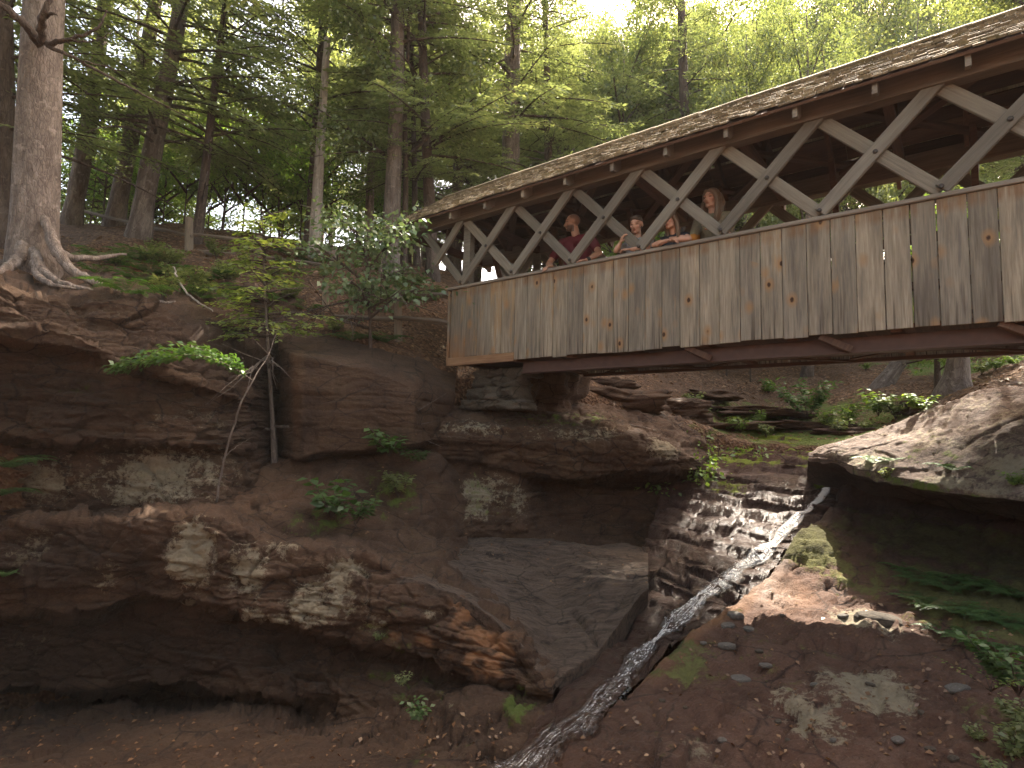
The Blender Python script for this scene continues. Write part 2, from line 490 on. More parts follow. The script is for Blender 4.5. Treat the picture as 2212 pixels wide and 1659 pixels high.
# ------------------------------------------------------------------ covered bridge (local: x along, y across away from viewer, z up)
E_AX = np.array([0.78718654, -0.61671496, 0.0])
N_AX = np.array([0.61671496, 0.78718654, 0.0])
BO = np.array([2.13548723, 5.97357768, 0.0])
DECK = 1.02
BM = Matrix(((E_AX[0], N_AX[0], 0, BO[0]), (E_AX[1], N_AX[1], 0, BO[1]), (0, 0, 1, DECK), (0, 0, 0, 1)))
bridge = bpy.data.objects.new('covered_bridge', None); COL.objects.link(bridge)
bridge.matrix_world = BM
tag(bridge, 'weathered wooden covered footbridge with crossed lattice sides and mossy shingle roof over the gorge', 'bridge')

def wall_sz(px, py, w=0.0):
    d = at(px, py, 1.0)
    t = (N_AX @ BO + w)/(N_AX @ d)
    P = d*t
    return float((P-BO) @ E_AX), float(P[2])
def bpt(s, w, z):                     # world point from bridge coords with absolute z
    return BO + E_AX*s + N_AX*w + np.array([0, 0, z])
zl = lambda z: z-DECK

LN = 0.930
N0 = -3.66
W = 1.9                               # far wall distance
S0, S1 = -3.887, 6.6                  # boarded length
RS0 = -5.02                           # roof start
ZR = 2.145                            # handrail top

# ---- side panels (boards)
seams = [wall_sz(x, 630)[0] for x in (978, 1010, 1035, 1062, 1087, 1115, 1142, 1170, 1198, 1228, 1262, 1293, 1327, 1360, 1395, 1432, 1470, 1513, 1555, 1600, 1645, 1692, 1745, 1798, 1852, 1912, 1972, 2030, 2098, 2165)]
while seams[-1] < S1: seams.append(seams[-1]+random.uniform(0.19, 0.26))
mb = MB()
for i in range(len(seams)-1):
    a, b = seams[i], seams[i+1]
    gap = random.choice([0.003, 0.004, 0.006, 0.009]) if a < 1.0 else random.choice([0.005, 0.008, 0.012])
    bot = 1.0+random.uniform(-0.012, 0.012) if i >= 5 else 1.105+random.uniform(-0.006, 0.006)
    y0 = random.uniform(-0.004, 0.004)
    tl = random.uniform(-0.002, 0.002)
    mb.box((a+gap/2, -0.024+y0, zl(bot)), (b-gap/2, 0.0+y0, zl(ZR-0.045)), 0, i*0.618 % 1.0, bev=0.003)
mb.build('side_panel', [M['boards']], bridge)
mb = MB(); s = S0
while s < S1:
    b = s+random.uniform(0.19, 0.26); gap = random.choice([0.004, 0.01, 0.016])
    mb.box((s+gap/2, W, zl(1.0)), (b-gap/2, W+0.022, zl(ZR-0.045)), 0, random.random(), bev=0.003); s = b
mb.build('side_panel', [M['boards']], bridge)
# end sill board under the short boards, end post
mb = MB(); mb.box((S0-0.0, -0.03, zl(0.985)), (wall_sz(1112, 770)[0], 0.03, zl(1.10)), 0, .3)
o = mb.build('sill_board', [wood_mat('stained_sill', (0.13, 0.07, 0.04), (0.23, 0.13, 0.07), (0.31, 0.20, 0.12), 'X')], bridge); o['label'] = 'rust stained sill board under the short end boards'
mb = MB(); mb.box((S0-0.035, -0.028, zl(0.985)), (S0-0.002, 0.06, zl(ZR-0.05)), 0, .3)
mb.build('corner_board', [M['boards']], bridge)
# ---- handrails
for w0, w1 in ((-0.05, 0.10), (W-0.10, W+0.05)):
    mb = MB(); mb.box((S0-0.04, w0, zl(ZR-0.043)), (S1, w1, zl(ZR)), bev=0.008); mb.build('handrail', [M['rail']], bridge)
    mb = MB(); mb.box((S0, max(w0, -0.0)+0.03 if w0 < 1 else w0+0.02, zl(1.75)), (S1, (w0+0.09 if w0 < 1 else w1-0.06), zl(1.84))); mb.build('nailer', [M['inner']], bridge)
# ---- top plates
ZB0, ZB1 = 3.10, 3.335
for w0, w1 in ((-0.075, 0.075), (W-0.075, W+0.075)):
    mb = MB(); mb.box((RS0+0.06, w0, zl(ZB0)), (S1+0.6, w1, zl(ZB1)), bev=0.008); mb.build('top_plate', [M['beam']], bridge)
# ---- lattice braces
def brace(p0, p1, wid, y0, y1, name='brace'):
    p0 = np.array(p0); p1 = np.array(p1)
    d = p1-p0; L = np.linalg.norm(d); d = d/L
    ang = math.atan2(d[1], d[0])
    mb = MB(); mb.box((0, y0, -wid/2), (L, y1, wid/2), 0, random.random(), bev=0.006)
    mat = Matrix.Translation((p0[0], 0, zl(p0[1]))) @ Matrix.Rotation(-ang, 4, 'Y')
    return mb.build(name, [M['brace']], bridge, mat)
def bolt(s, z, y):
    mb = MB()
    mb.tube([(0, 0.0, 0), (0, -0.012, 0), (0, -0.018, 0)], [0.021, 0.021, 0.012], 8)
    return mb.build('bolt', [M['bolt']], bridge, Matrix.Translation((s, y, zl(z))))
ZN0, ZN1 = 2.19, 3.13
for side, yb in ((0, 0.0), (1, W)):
    k = 1 if side == 0 else -1
    for n in range(0, 11):
        a = N0+n*LN; b = a+LN
        if side == 0:
            brace((a, ZN0-0.01), (b+0.03, ZN1+0.03), 0.122, -0.052, -0.006)          # rising to the right, in front
            brace((a-0.03, ZN1+0.03), (b, ZN0-0.01), 0.122, 0.0, 0.046)
            bolt(a, ZN0+0.005, -0.053); bolt((a+b)/2, (ZN0+ZN1)/2-0.02, -0.053)
        else:
            brace((a, ZN0-0.01), (b+0.03, ZN1+0.03), 0.122, W-0.046, W)
            brace((a-0.03, ZN1+0.03), (b, ZN0-0.01), 0.122, W+0.006, W+0.052)
# portal: post and half braces beyond the boarded end
for yb in (0.0, W-0.05):
    ps = N0+0.01
    mb = MB(); mb.box((ps-0.065, yb+0.047 if yb < 1 else yb-0.06, zl(ZR)), (ps+0.065, yb+0.15 if yb < 1 else yb-0.01, zl(ZB0))); mb.build('post', [M['brace']], bridge)
    x0, z0 = wall_sz(945, 568); xa, za = wall_sz(1000, 484); xb, zb = wall_sz(998, 607); xc, zc = wall_sz(908, 500)
    brace((x0-0.03, z0-0.04), (xa, za+.05), 0.11, yb-0.052, yb-0.006)
    brace((xc, zc+.04), (xb-0.02, zb), 0.11, yb, yb+0.044)
# ---- roof
TH = math.atan2(4.08-3.16, 1.25)      # slope
RY, RZ = W/2, 4.11
EAVE_Y = -0.30
def roof_pt(side, t, lift=0.0):       # t: distance down-slope from the ridge
    y = RY - t*math.cos(TH) if side == 0 else RY + t*math.cos(TH)
    z = RZ - t*math.sin(TH)
    return y + (-1 if side == 0 else 1)*lift*math.sin(TH), z + lift*math.cos(TH)
TL = (RY-EAVE_Y)/math.cos(TH)
RS1 = S1+0.8
mbs = [MB(), MB()]
HOLES = [(2.75, 3.15, 0.55, 1.0), (2.35, 2.6, 1.15, 1.5), (1.0, 1.12, 0.9, 1.2), (0.3, 0.42, 1.2, 1.5), (1.75, 1.83, 0.5, 0.8), (-0.6, -0.5, 0.8, 1.1), (3.9, 4.3, 0.6, 1.0)]
def in_hole(side, a, b, t0, t1, frac=False):
    return side == 1 and any(a < h[1] and b > h[0] and t0 < h[3] and t1 > h[2] for h in HOLES)
for side in (0, 1):
    mb = mbs[side]
    exp = 0.105
    rows = int(TL/exp)+1
    for r in range(rows):
        t1 = TL - r*exp; t0 = max(t1-0.21, 0.0)
        s = RS0+random.uniform(-0.05, 0.02)
        while s < RS1:
            wd = random.uniform(0.06, 0.13)
            if in_hole(side, s, s+wd, t1-0.1, t1) and random.random() < 0.6:
                s += wd*0.6; continue
            if random.random() > 0.005:
                j = random.uniform(-0.016, 0.022)
                lf = random.uniform(0.0, 0.012)
                if random.random() < 0.04: lf += random.uniform(0.006, 0.02)
                ya, za = roof_pt(side, t1+j, 0.030+lf); yb, zb = roof_pt(side, t0, 0.012)
                yc, zc = roof_pt(side, t1+j, 0.012+lf); yd, zd = roof_pt(side, t0, 0.004)
                sk = random.uniform(-0.006, 0.006)
                g_ = 0.004
                a, b = s+g_, s+wd-g_
                vs = [(a+sk, ya, zl(za)), (b+sk, ya, zl(za)), (b, yb, zl(zb)), (a, yb, zl(zb)), (a+sk, yc, zl(zc)), (b+sk, yc, zl(zc)), (b, yd, zl(zd)), (a, yd, zl(zd))]
                fs = [[0, 1, 2, 3], [4, 7, 6, 5], [0, 4, 5, 1], [1, 5, 6, 2], [3, 2, 6, 7], [0, 3, 7, 4]]
                if side == 1: fs = [f[::-1] for f in fs]
                mb.add(vs, fs, 0, random.random())
            s += wd
roof = mbs[0].build('roof', [M['shingle']], bridge)
mbs[1].build('roof', [M['shingle']], bridge)
# ridge cap
mb = MB(); s = RS0
while s < RS1:
    for side in (0, 1):
        ya, za = roof_pt(side, 0.11, 0.045); yb, zb = RY, RZ+0.055
        yc, zc = roof_pt(side, 0.11, 0.032)
        L_ = 0.32; j = random.uniform(0, .01)
        vs = [(s, ya, zl(za)+j), (s+L_, ya, zl(za)+j+0.008), (s+L_, yb, zl(zb)+j), (s, yb, zl(zb)), (s, yc, zl(zc)), (s+L_, yc, zl(zc)), (s+L_, yb, zl(zb)-.014), (s, yb, zl(zb)-.014)]
        fs = [[0, 1, 2, 3], [4, 7, 6, 5], [0, 4, 5, 1], [1, 5, 6, 2], [0, 3, 7, 4]]
        if side: fs = [f[::-1] for f in fs]
        mb.add(vs, fs, 0, random.random())
    s += 0.3
mb.build('ridge_cap', [M['shingle']], roof)
# sheathing boards under the shingles: spaced, a few lost shingles let light through
for side in (0, 1):
    mb = MB(); t = 0.03
    while t < TL-0.08:
        wd = random.uniform(0.14, 0.19)
        s = RS0+0.03
        while s < RS1-0.05:
            e_ = min(s+random.uniform(2.2, 3.4), RS1-0.03)
            y0, z0 = roof_pt(side, t, -0.026); y1, z1 = roof_pt(side, t+wd, -0.026); y2, z2 = roof_pt(side, t+wd, 0.0); y3, z3 = roof_pt(side, t, 0.0)
            if side == 1:
                hh = [h for h in HOLES if s < h[1] and e_ > h[0] and t < h[3] and t+wd > h[2]]
                if hh and s >= hh[0][0]-0.01: s = hh[0][1]; continue
                if hh: e_ = max(hh[0][0], s+0.05)
            a, b = s, e_-0.006
            vs = [(a, y0, zl(z0)), (b, y0, zl(z0)), (b, y1, zl(z1)), (a, y1, zl(z1)), (a, y3, zl(z3)), (b, y3, zl(z3)), (b, y2, zl(z2)), (a, y2, zl(z2))]
            fs = [[0, 1, 2, 3], [4, 7, 6, 5], [0, 4, 5, 1], [1, 5, 6, 2], [3, 2, 6, 7], [0, 3, 7, 4]]
            if side == 0: fs = [f[::-1] for f in fs]
            mb.add(vs, fs, 0, random.random())
            s = e_
        t += wd+random.choice([0.01, 0.012, 0.02, 0.05])
    mb.build('roof_sheathing', [M['inner']], bridge)
# rafters with tails showing below the eave, collar ties
RAF = 0.648
sr = wall_sz(1000, 470)[0]
rafs = [sr+RAF*k for k in range(-2, 16)]
for i, s in enumerate(rafs):
    if s < RS0+0.02 or s > RS1: continue
    for side in (0, 1):
        L_ = TL-0.02
        mb = MB()
        y0, z0 = roof_pt(side, 0.0, -0.026); y1, z1 = roof_pt(side, L_, -0.026)
        dz = 0.125
        plumb = 0.105                          # plumb cut depth of the tail
        yo, zo = roof_pt(side, L_-0.10, -0.026)
        pts = [(y0, z0), (y1, z1), (y1, z1-plumb), (yo, zo-dz/math.cos(TH)), (y0, z0-dz/math.cos(TH))]
        vs = [(s-0.021, y, zl(z)) for y, z in pts]+[(s+0.021, y, zl(z)) for y, z in pts]
        n = len(pts)
        fs = [list(range(n)), [n+k for k in range(n)][::-1]]+[[k, k+n, (k+1) % n+n, (k+1) % n] for k in range(n)]
        if side == 0: fs = [f[::-1] for f in fs]
        mb.add(vs, fs, 0, random.random())
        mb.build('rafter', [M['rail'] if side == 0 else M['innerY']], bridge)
    if i % 2 == 0:
        mb = MB(); zc = 3.52; hw = (RZ-zc)/math.tan(TH)
        mb.box((s+0.022, RY-hw+.03, zl(zc-0.06)), (s+0.055, RY+hw-.03, zl(zc+0.05))); mb.build('collar_tie', [M['innerY']], bridge)
        mb = MB(); mb.box((s+0.023, 0.08, zl(3.11)), (s+0.10, W-0.08, zl(3.23))); mb.build('tie_beam', [M['innerY']], bridge)
        mb = MB(); mb.box((s+0.03, RY-0.045, zl(3.232)), (s+0.09, RY+0.045, zl(RZ-0.15))); mb.build('king_post', [M['inner']], bridge)
# interior sway braces under the roof
for i in range(0, 14, 2):
    if i+2 < len(rafs):
        a, b = rafs[i+1]+.1, rafs[i+2]+.9
        for sgn in (0, 1):
            p0 = np.array((a, 0.1 if sgn else W-0.1, zl(3.255))); p1 = np.array((b, W-0.1 if sgn else 0.1, zl(3.255+0.02*sgn)))
            d = p1-p0; L_ = np.linalg.norm(d)
            mb = MB(); mb.box((0, -0.05, 0 if not sgn else 0.045), (L_, 0.05, 0.04 if not sgn else .085), 0, random.random())
            mb.build('sway_brace', [M['inner']], bridge, Matrix.Translation(p0) @ Matrix.Rotation(math.atan2(d[1], d[0]), 4, 'Z'))
# knee braces post-to-rafter seen in the shade
for i in range(1, 16, 2):
    if i < len(rafs):
        s = rafs[i]+.05
        for w0, w1 in ((W-0.12, W-0.55), (0.12, 0.55)):
            p0 = np.array((s, w0, zl(2.35))); p1 = np.array((s, w1, zl(3.3)))
            d = p1-p0; L_ = np.linalg.norm(d)
            if w0 < 1: continue
            mb = MB(); mb.box((-0.03, -0.04, 0), (0.03, 0.04, L_), 0, random.random())
            rot = Vector((0, 0, 1)).rotation_difference(Vector(d)).to_matrix().to_4x4()
            mb.build('knee_brace', [M['inner']], bridge, Matrix.Translation(p0) @ rot)
# gable end boards at the near end (far right) and portal end frame
# ---- deck, joists, girders
mb = MB(); s = S0
while s < S1:
    mb.box((s, 0.11, zl(1.03)), (s+0.191, W-0.11, zl(1.07)), 0, random.random(), bev=0.002); s += 0.192
mb.build('deck', [M['innerY']], bridge)
for k in range(13):
    s = S0+0.3+k*0.85
    mb = MB(); mb.box((s, 0.03, zl(0.985)), (s+0.09, W-0.03, zl(1.029)), 0, random.random()); mb.build('joist', [M['innerY']], bridge)
for w0 in (0.10, W-0.24):
    mb = MB()
    if w0 > 1:
        mb.box((wall_sz(1115, 800)[0], w0+0.045, zl(0.94)), (S1+.3, w0+0.115, zl(0.984)), bev=0.003); mb.build('girder', [M['steel']], bridge); continue
    mb.box((wall_sz(1115, 800)[0], w0+0.045, zl(0.85)), (S1+.3, w0+0.085, zl(0.984)), bev=0.003)
    mb.box((wall_sz(1115, 800)[0], w0, zl(0.832)), (S1+.3, w0+0.13, zl(0.849)), bev=0.002)
    o = mb.build('girder', [M['steel']], bridge)
for i, s in enumerate((-2.2, -0.6, 1.0, 2.6, 4.2)):
    for sg in (0, 1):
        p0 = np.array((s, 0.20 if sg else W-0.26, zl(0.945))); p1 = np.array((s+1.55, W-0.26 if sg else 0.20, zl(0.945)))
        d = p1-p0; L_ = np.linalg.norm(d)
        mb = MB(); mb.box((0, -0.035, 0.002 if sg else 0.021), (L_, 0.035, 0.019 if sg else 0.038), 0, random.random())
        mb.build('under_brace', [M['inner']], bridge, Matrix.Translation(p0) @ Matrix.Rotation(math.atan2(d[1], d[0]), 4, 'Z'))
for s in (-0.35, 0.95, 2.25):
    p0 = np.array((s, 0.02, zl(0.995))); p1 = np.array((s+0.25, 0.09, zl(0.86)))
    d = p1-p0; L_ = np.linalg.norm(d)
    mb = MB(); mb.box((-0.035, -0.02, 0), (0.035, 0.02, L_), 0, random.random())
    mb.build('corner_strut', [M['inner']], bridge, Matrix.Translation(p0) @ Vector((0, 0, 1)).rotation_difference(Vector(d)).to_matrix().to_4x4())
# ------------------------------------------------------------------ rock lofts
def loft(rows, xs, segs, mode='x', curve=0.35):
    """rows: lists of (px,py,Z); every row sampled at the columns xs; rows joined with segs[i] steps"""
    P = []
    for row in rows:
        row = np.array(row, float)
        if mode == 'x':
            py = np.interp(xs, row[:, 0], row[:, 1]); Z = np.interp(xs, row[:, 0], row[:, 2]); px = xs
        else:
            d = np.concatenate([[0], np.cumsum(np.hypot(np.diff(row[:, 0]), np.diff(row[:, 1])))]); d /= d[-1]
            px = np.interp(xs, d, row[:, 0]); py = np.interp(xs, d, row[:, 1]); Z = np.interp(xs, d, row[:, 2])
        P.append(np.stack([at(a, b, c) for a, b, c in zip(px, py, Z)]))
    P = np.array(P)
    # smooth the rows along x a little
    for _ in range(4):
        P[:, 1:-1] = 0.5*P[:, 1:-1]+0.25*(P[:, :-2]+P[:, 2:])
    out = []
    for i in range(len(P)-1):
        n = segs[i] if not isinstance(segs, int) else segs
        for k in range(n):
            t = k/n
            out.append(P[i]*(1-t)+P[i+1]*t)
    out.append(P[-1])
    G = np.array(out)
    for _ in range(2):                    # round the corners slightly
        G[1:-1] = G[1:-1]*(1-curve)+curve*0.5*(G[:-2]+G[2:])
    return G

def grid_normals(G):
    du = np.gradient(G, axis=1); dv = np.gradient(G, axis=0)
    n = np.cross(du, dv)
    n /= np.linalg.norm(n, axis=2)[..., None]+1e-9
    return n

def smooth_grid(A, it):
    for _ in range(it):
        B = A.copy()
        B[1:-1] = 0.5*A[1:-1]+0.25*(A[:-2]+A[2:]); A = B.copy()
        B[:, 1:-1] = 0.5*A[:, 1:-1]+0.25*(A[:, :-2]+A[:, 2:]); A = B
    return A

def strata(P, th, seed=0, tilt=(0.05, -0.03)):
    z = P[..., 2]+tilt[0]*P[..., 0]+tilt[1]*P[..., 1]+0.05*vnoise(P*0.7, seed+3)+0.012*vnoise(P*3.1, seed+4)
    # layers of uneven thickness
    z = z+0.35*th*np.sin(z/th*1.7)+0.3*th*np.sin(z/th*0.61+1)
    k = z/th; i = np.floor(k); f = k-i
    h0 = _hash(i.astype(np.int64), np.zeros_like(i, np.int64), np.zeros_like(i, np.int64), seed+9)
    # sideways variation so that a bed breaks off along its length
    brk = vnoise(np.stack([P[..., 0]*1.6+i*3.3, P[..., 1]*1.6, i*7.7], -1), seed+11)
    groove = np.exp(-(np.minimum(f, 1-f)/0.10)**2)
    return (h0-0.5)+0.5*np.where(brk > 0.1, 0.7, -0.3)-0.45*groove

def displace(G, amp_big=0.05, amp_str=0.05, th=0.14, amp_fine=0.012, seed=0, top_rough=1.0, edge=True, block=0.0, facets=0.055, damp=None):
    n = smooth_grid(grid_normals(G), 6)
    n /= np.linalg.norm(n, axis=2)[..., None]+1e-9
    # normal must face the viewer/up side
    vert = np.clip(1-np.abs(n[..., 2]), 0, 1)
    d = amp_big*fbm(G*np.array([0.9, 0.9, 1.3]), 4, seed)
    d += amp_str*strata(G, th, seed)*(0.15+0.85*vert)
    d += amp_str*0.3*strata(G, th*0.33, seed+40)*(0.2+0.8*vert)
    d += amp_fine*fbm(G*np.array([6, 6, 9.0]), 3, seed+20)*top_rough
    if facets:
        d += facet(G, 1.7, facets, seed)+facet(G, 4.3, facets*0.5, seed+7, 2.4)+facet(G, 9.5, facets*0.24, seed+13, 2.0)
    if block:
        q = np.floor(np.stack([G[..., 0]*2.3+0.5*vnoise(G*1.5, seed+60), G[..., 1]*2.3, G[..., 2]*3.4], -1)).astype(np.int64)
        d += block*(_hash(q[..., 0], q[..., 1], q[..., 2], seed+61)-0.5)
    if damp is not None: d = d*np.interp(np.arange(G.shape[0]), *damp)[:, None]
    s = np.sign(np.sum(n*(-G), axis=2)); s[s == 0] = 1
    s = np.where(np.mean(s) >= 0, 1.0, -1.0)
    return G + n*(d*s)[..., None]

def facet(P, sc, amp, seed=0, squash=1.8):
    Q = P*np.array([sc, sc, sc*squash])+0.35*np.stack([vnoise(P*sc*1.3+k*9.1, seed+70+k) for k in range(3)], -1)
    i0 = np.floor(Q).astype(np.int64)
    best = np.full(P.shape[:2], 9.0); second = np.full(P.shape[:2], 9.0); d = np.zeros(P.shape[:2])
    for dx in (-1, 0, 1):
        for dy in (-1, 0, 1):
            for dz in (-1, 0, 1):
                c = i0+np.array([dx, dy, dz])
                h = np.stack([_hash(c[..., 0], c[..., 1], c[..., 2], seed+80+k) for k in range(6)], -1)
                r = Q-(c+h[..., :3]); q = np.sum(r*r, -1)
                val = np.sum(r*(h[..., 3:]-0.5), -1)*1.6+(h[..., 3]-0.5)*0.8
                m = q < best
                second = np.where(m, best, np.minimum(second, q)); d = np.where(m, val, d); best = np.where(m, q, best)
    edge = np.sqrt(second)-np.sqrt(best)
    return amp*(d-0.5*np.exp(-(edge/0.07)**2))

def paint(G, blobs):
    """soft spots: (px,py,Z,rx,ry,strength) -> per-vertex weight in 3D"""
    w = np.zeros(G.shape[:2])
    for px, py, Z, rx, ry, st in blobs:
        c = at(px, py, Z); dx = (G-c)
        u = dx @ _R/(rx*Z/FPX); v = dx @ _U/(ry*Z/FPX); q = dx @ _F/(max(rx, ry)*1.6*Z/FPX)
        w = np.maximum(w, st*np.clip(1.35-np.sqrt(u*u+v*v+q*q), 0, 1)/1.0)
    return np.clip(w, 0, 1)

def rock_obj(name, G, mat, kind='structure', moss=None, lichen=None, wet=None, tint=None, label=None, cat=None, up_moss=0.0, painted_shade=None, flat=False):
    nr, nc = G.shape[:2]
    f = grid_faces(nr, nc)
    n = grid_normals(G)
    if np.mean(np.sum(n*(-G), axis=2)) < 0: f = f[:, ::-1]
    at_ = {}
    upn = np.clip(np.abs(n[..., 2])*1.4-0.5, 0, 1)*up_moss
    ms = upn if moss is None else np.maximum(moss, upn)
    at_['moss'] = ms.ravel()
    at_['lichen'] = (np.zeros((nr, nc)) if lichen is None else lichen).ravel()
    at_['wet'] = (np.zeros((nr, nc)) if wet is None else wet).ravel()
    at_['tint'] = (np.zeros((nr, nc)) if tint is None else tint).ravel()
    at_['painted_shade'] = (np.zeros((nr, nc)) if painted_shade is None else painted_shade).ravel()
    me = mesh_np(name, G.reshape(-1, 3), f, [mat], None, not flat, at_)
    o = link(name, me)
    tag(o, label, cat, None, kind)
    return o

def cols(*spans):
    out = []
    for a, b, st in spans:
        out += list(np.arange(a, b, st))
    out.append(spans[-1][1])
    return np.array(out, float)

# ---- upper left cliff: thick overhanging beds below the big tree
xs = cols((-900, -80, 16), (-80, 660, 3.6))
A = [
 [(-900, 500, 6.6), (0, 555, 7.6), (330, 615, 8.2), (480, 620, 8.8), (660, 640, 9.6)],
 [(-900, 545, 4.6), (-300, 572, 5.2), (0, 598, 5.75), (120, 618, 5.95), (250, 636, 6.2), (330, 652, 6.45), (400, 668, 6.9), (480, 690, 7.5), (560, 715, 8.2), (660, 735, 8.9)],
 [(-900, 560, 4.4), (0, 612, 5.5), (120, 632, 5.75), (250, 650, 6.0), (330, 672, 6.25), (400, 735, 6.55), (480, 775, 6.9), (560, 800, 7.6), (660, 820, 8.6)],
 [(-900, 700, 4.2), (0, 722, 5.3), (150, 742, 5.5), (330, 800, 5.95), (480, 850, 6.45), (545, 870, 6.9), (600, 880, 8.3), (660, 890, 8.7)],
 [(-900, 712, 4.5), (0, 738, 5.75), (150, 760, 5.9), (330, 812, 6.15), (480, 862, 6.55), (545, 880, 6.95), (600, 890, 8.3), (660, 900, 8.7)],
 [(-900, 940, 4.5), (0, 948, 5.75), (200, 952, 5.85), (350, 958, 6.0), (480, 962, 6.4), (545, 968, 6.9), (600, 970, 8.2), (660, 975, 8.4)],
 [(-900, 948, 4.9), (0, 962, 6.2), (200, 966, 6.3), (350, 970, 6.35), (480, 974, 6.6), (545, 985, 7.0), (600, 990, 7.9), (660, 990, 8.1)],
 [(-900, 1100, 4.9), (0, 1105, 6.1), (200, 1105, 6.05), (350, 1100, 6.0), (480, 1105, 6.1), (545, 1120, 6.4), (660, 1130, 6.9)],
 [(-900, 1160, 4.9), (0, 1150, 5.95), (200, 1150, 5.9), (350, 1150, 5.85), (480, 1165, 5.9), (545, 1170, 6.1), (660, 1180, 6.6)],
]
G = loft(A, xs, [14, 8, 52, 10, 60, 8, 54, 12])
G = displace(G, 0.10, 0.065, 0.21, 0.018, 1, block=0.04, facets=0.075)
lich = paint(G, [(40, 1040, 6.0, 130, 90, 0.7), (300, 1040, 6.0, 190, 85, 0.8), (440, 1030, 6.1, 60, 70, 0.7), (410, 900, 6.2, 90, 50, 0.55), (100, 660, 5.4, 160, 50, 0.42)])
moss = paint(G, [(150, 830, 5.6, 200, 60, 0.25), (30, 1000, 5.8, 60, 80, 0.3)])
painted_shade = paint(G, [(80, 850, 5.7, 260, 90, 0.55), (0, 1060, 6, 60, 120, 0.6), (520, 930, 6.6, 60, 80, 0.5), (560, 800, 8, 60, 130, 0.6)])  # shade painted under the overhangs and in the cleft
rock_obj('cliff', G, M['rock_brown'], flat=True, lichen=lich, moss=moss, painted_shade=painted_shade)

# ---- lower left cliff with the pale crusted nose
xs = cols((-900, -80, 16), (-80, 1190, 3.6))
Bq = [
 [(-900, 1120, 5.4), (0, 1125, 6.2), (350, 1108, 6.15), (480, 1112, 6.2), (600, 1150, 6.3), (800, 1180, 6.4), (1000, 1230, 6.0), (1120, 1330, 5.3), (1190, 1450, 4.6)],
 [(-900, 1150, 4.6), (0, 1138, 5.5), (200, 1132, 5.4), (345, 1112, 5.25), (470, 1122, 5.3), (600, 1178, 5.4), (800, 1210, 5.25), (1000, 1288, 4.95), (1120, 1395, 4.6), (1190, 1492, 4.25)],
 [(-900, 1240, 4.45), (0, 1225, 5.3), (200, 1230, 5.25), (345, 1215, 5.05), (470, 1235, 5.1), (600, 1255, 5.15), (800, 1300, 4.98), (1000, 1372, 4.72), (1120, 1440, 4.48), (1190, 1500, 4.2)],
 [(-900, 1340, 4.5), (0, 1330, 5.35), (200, 1322, 5.25), (345, 1300, 5.1), (470, 1310, 5.1), (600, 1345, 5.0), (800, 1400, 4.85), (1000, 1452, 4.62), (1120, 1478, 4.42), (1190, 1508, 4.2)],
 [(-900, 1350, 5.0), (0, 1345, 5.75), (200, 1335, 5.65), (345, 1315, 5.5), (470, 1330, 5.45), (600, 1365, 5.35), (800, 1415, 5.1), (1000, 1464, 4.8), (1120, 1490, 4.5), (1190, 1520, 4.22)],
 [(-900, 1490, 4.9), (0, 1485, 5.55), (200, 1485, 5.45), (345, 1480, 5.25), (470, 1490, 5.15), (600, 1500, 4.9), (800, 1500, 4.7), (1000, 1510, 4.4), (1120, 1530, 4.2), (1190, 1550, 4.05)],
 [(-900, 1500, 5.7), (0, 1510, 6.4), (200, 1505, 6.3), (345, 1500, 6.1), (470, 1510, 5.8), (600, 1530, 5.3), (720, 1555, 4.8), (800, 1560, 4.45), (1000, 1565, 4.1), (1120, 1580, 3.95), (1190, 1600, 3.8)],
 [(-900, 1560, 4.6), (0, 1562, 5.1), (200, 1548, 5.1), (345, 1540, 5.0), (470, 1545, 4.85), (600, 1570, 4.5), (720, 1600, 4.15), (800, 1620, 3.95), (1000, 1630, 3.7), (1120, 1645, 3.55), (1190, 1660, 3.45)],
 [(-900, 1680, 3.6), (0, 1680, 3.9), (345, 1660, 3.9), (600, 1680, 3.6), (800, 1700, 3.45), (1000, 1720, 3.3), (1120, 1740, 3.15), (1190, 1750, 3.1)],
 [(-900, 2100, 2.2), (0, 2100, 2.4), (600, 2100, 2.4), (1000, 2100, 2.3), (1190, 2100, 2.2)],
 [(-900, 3300, 1.05), (600, 3300, 1.05), (1190, 3300, 1.05)],
]
G = loft(Bq, xs, [10, 30, 34, 10, 46, 10, 14, 36, 30, 14])
G = displace(G, 0.085, 0.055, 0.16, 0.018, 5, block=0.05, facets=0.075, damp=([0, 148, 160, 300], [1, 1, 0.3, 0.3]))
lich = paint(G, [(405, 1200, 5.1, 70, 95, 1.0), (520, 1230, 5.1, 60, 80, 0.75), (590, 1180, 5.2, 70, 50, 0.6), (700, 1300, 5.0, 130, 60, 0.8), (740, 1240, 5.1, 80, 50, 0.75), (790, 1350, 4.9, 90, 40, 0.55), (380, 1330, 5.1, 90, 35, 0.65), (560, 1345, 5.05, 110, 40, 0.6), (200, 1260, 5.2, 60, 50, 0.55), (60, 1180, 5.3, 90, 60, 0.55), (240, 1220, 5.2, 30, 30, 0.5), (60, 1400, 5.5, 120, 40, 0.4), (270, 1400, 5.4, 50, 40, 0.4), (930, 1330, 4.8, 50, 30, 0.5), (960, 1515, 4.3, 35, 10, 0.85)])
tint = paint(G, [(1045, 1405, 4.6, 75, 48, 1.0), (1010, 1330, 4.8, 50, 30, 0.95), (1075, 1440, 4.5, 30, 22, 0.9), (920, 1390, 4.75, 28, 12, 0.9), (850, 1365, 4.85, 14, 26, 0.85), (895, 1260, 4.95, 18, 34, 0.75), (1000, 1345, 4.75, 30, 30, .8)])
tint *= (fbm(G*np.array([9, 9, 9.0]), 3, 70) > -0.35+0.9*(1-tint))*1.0
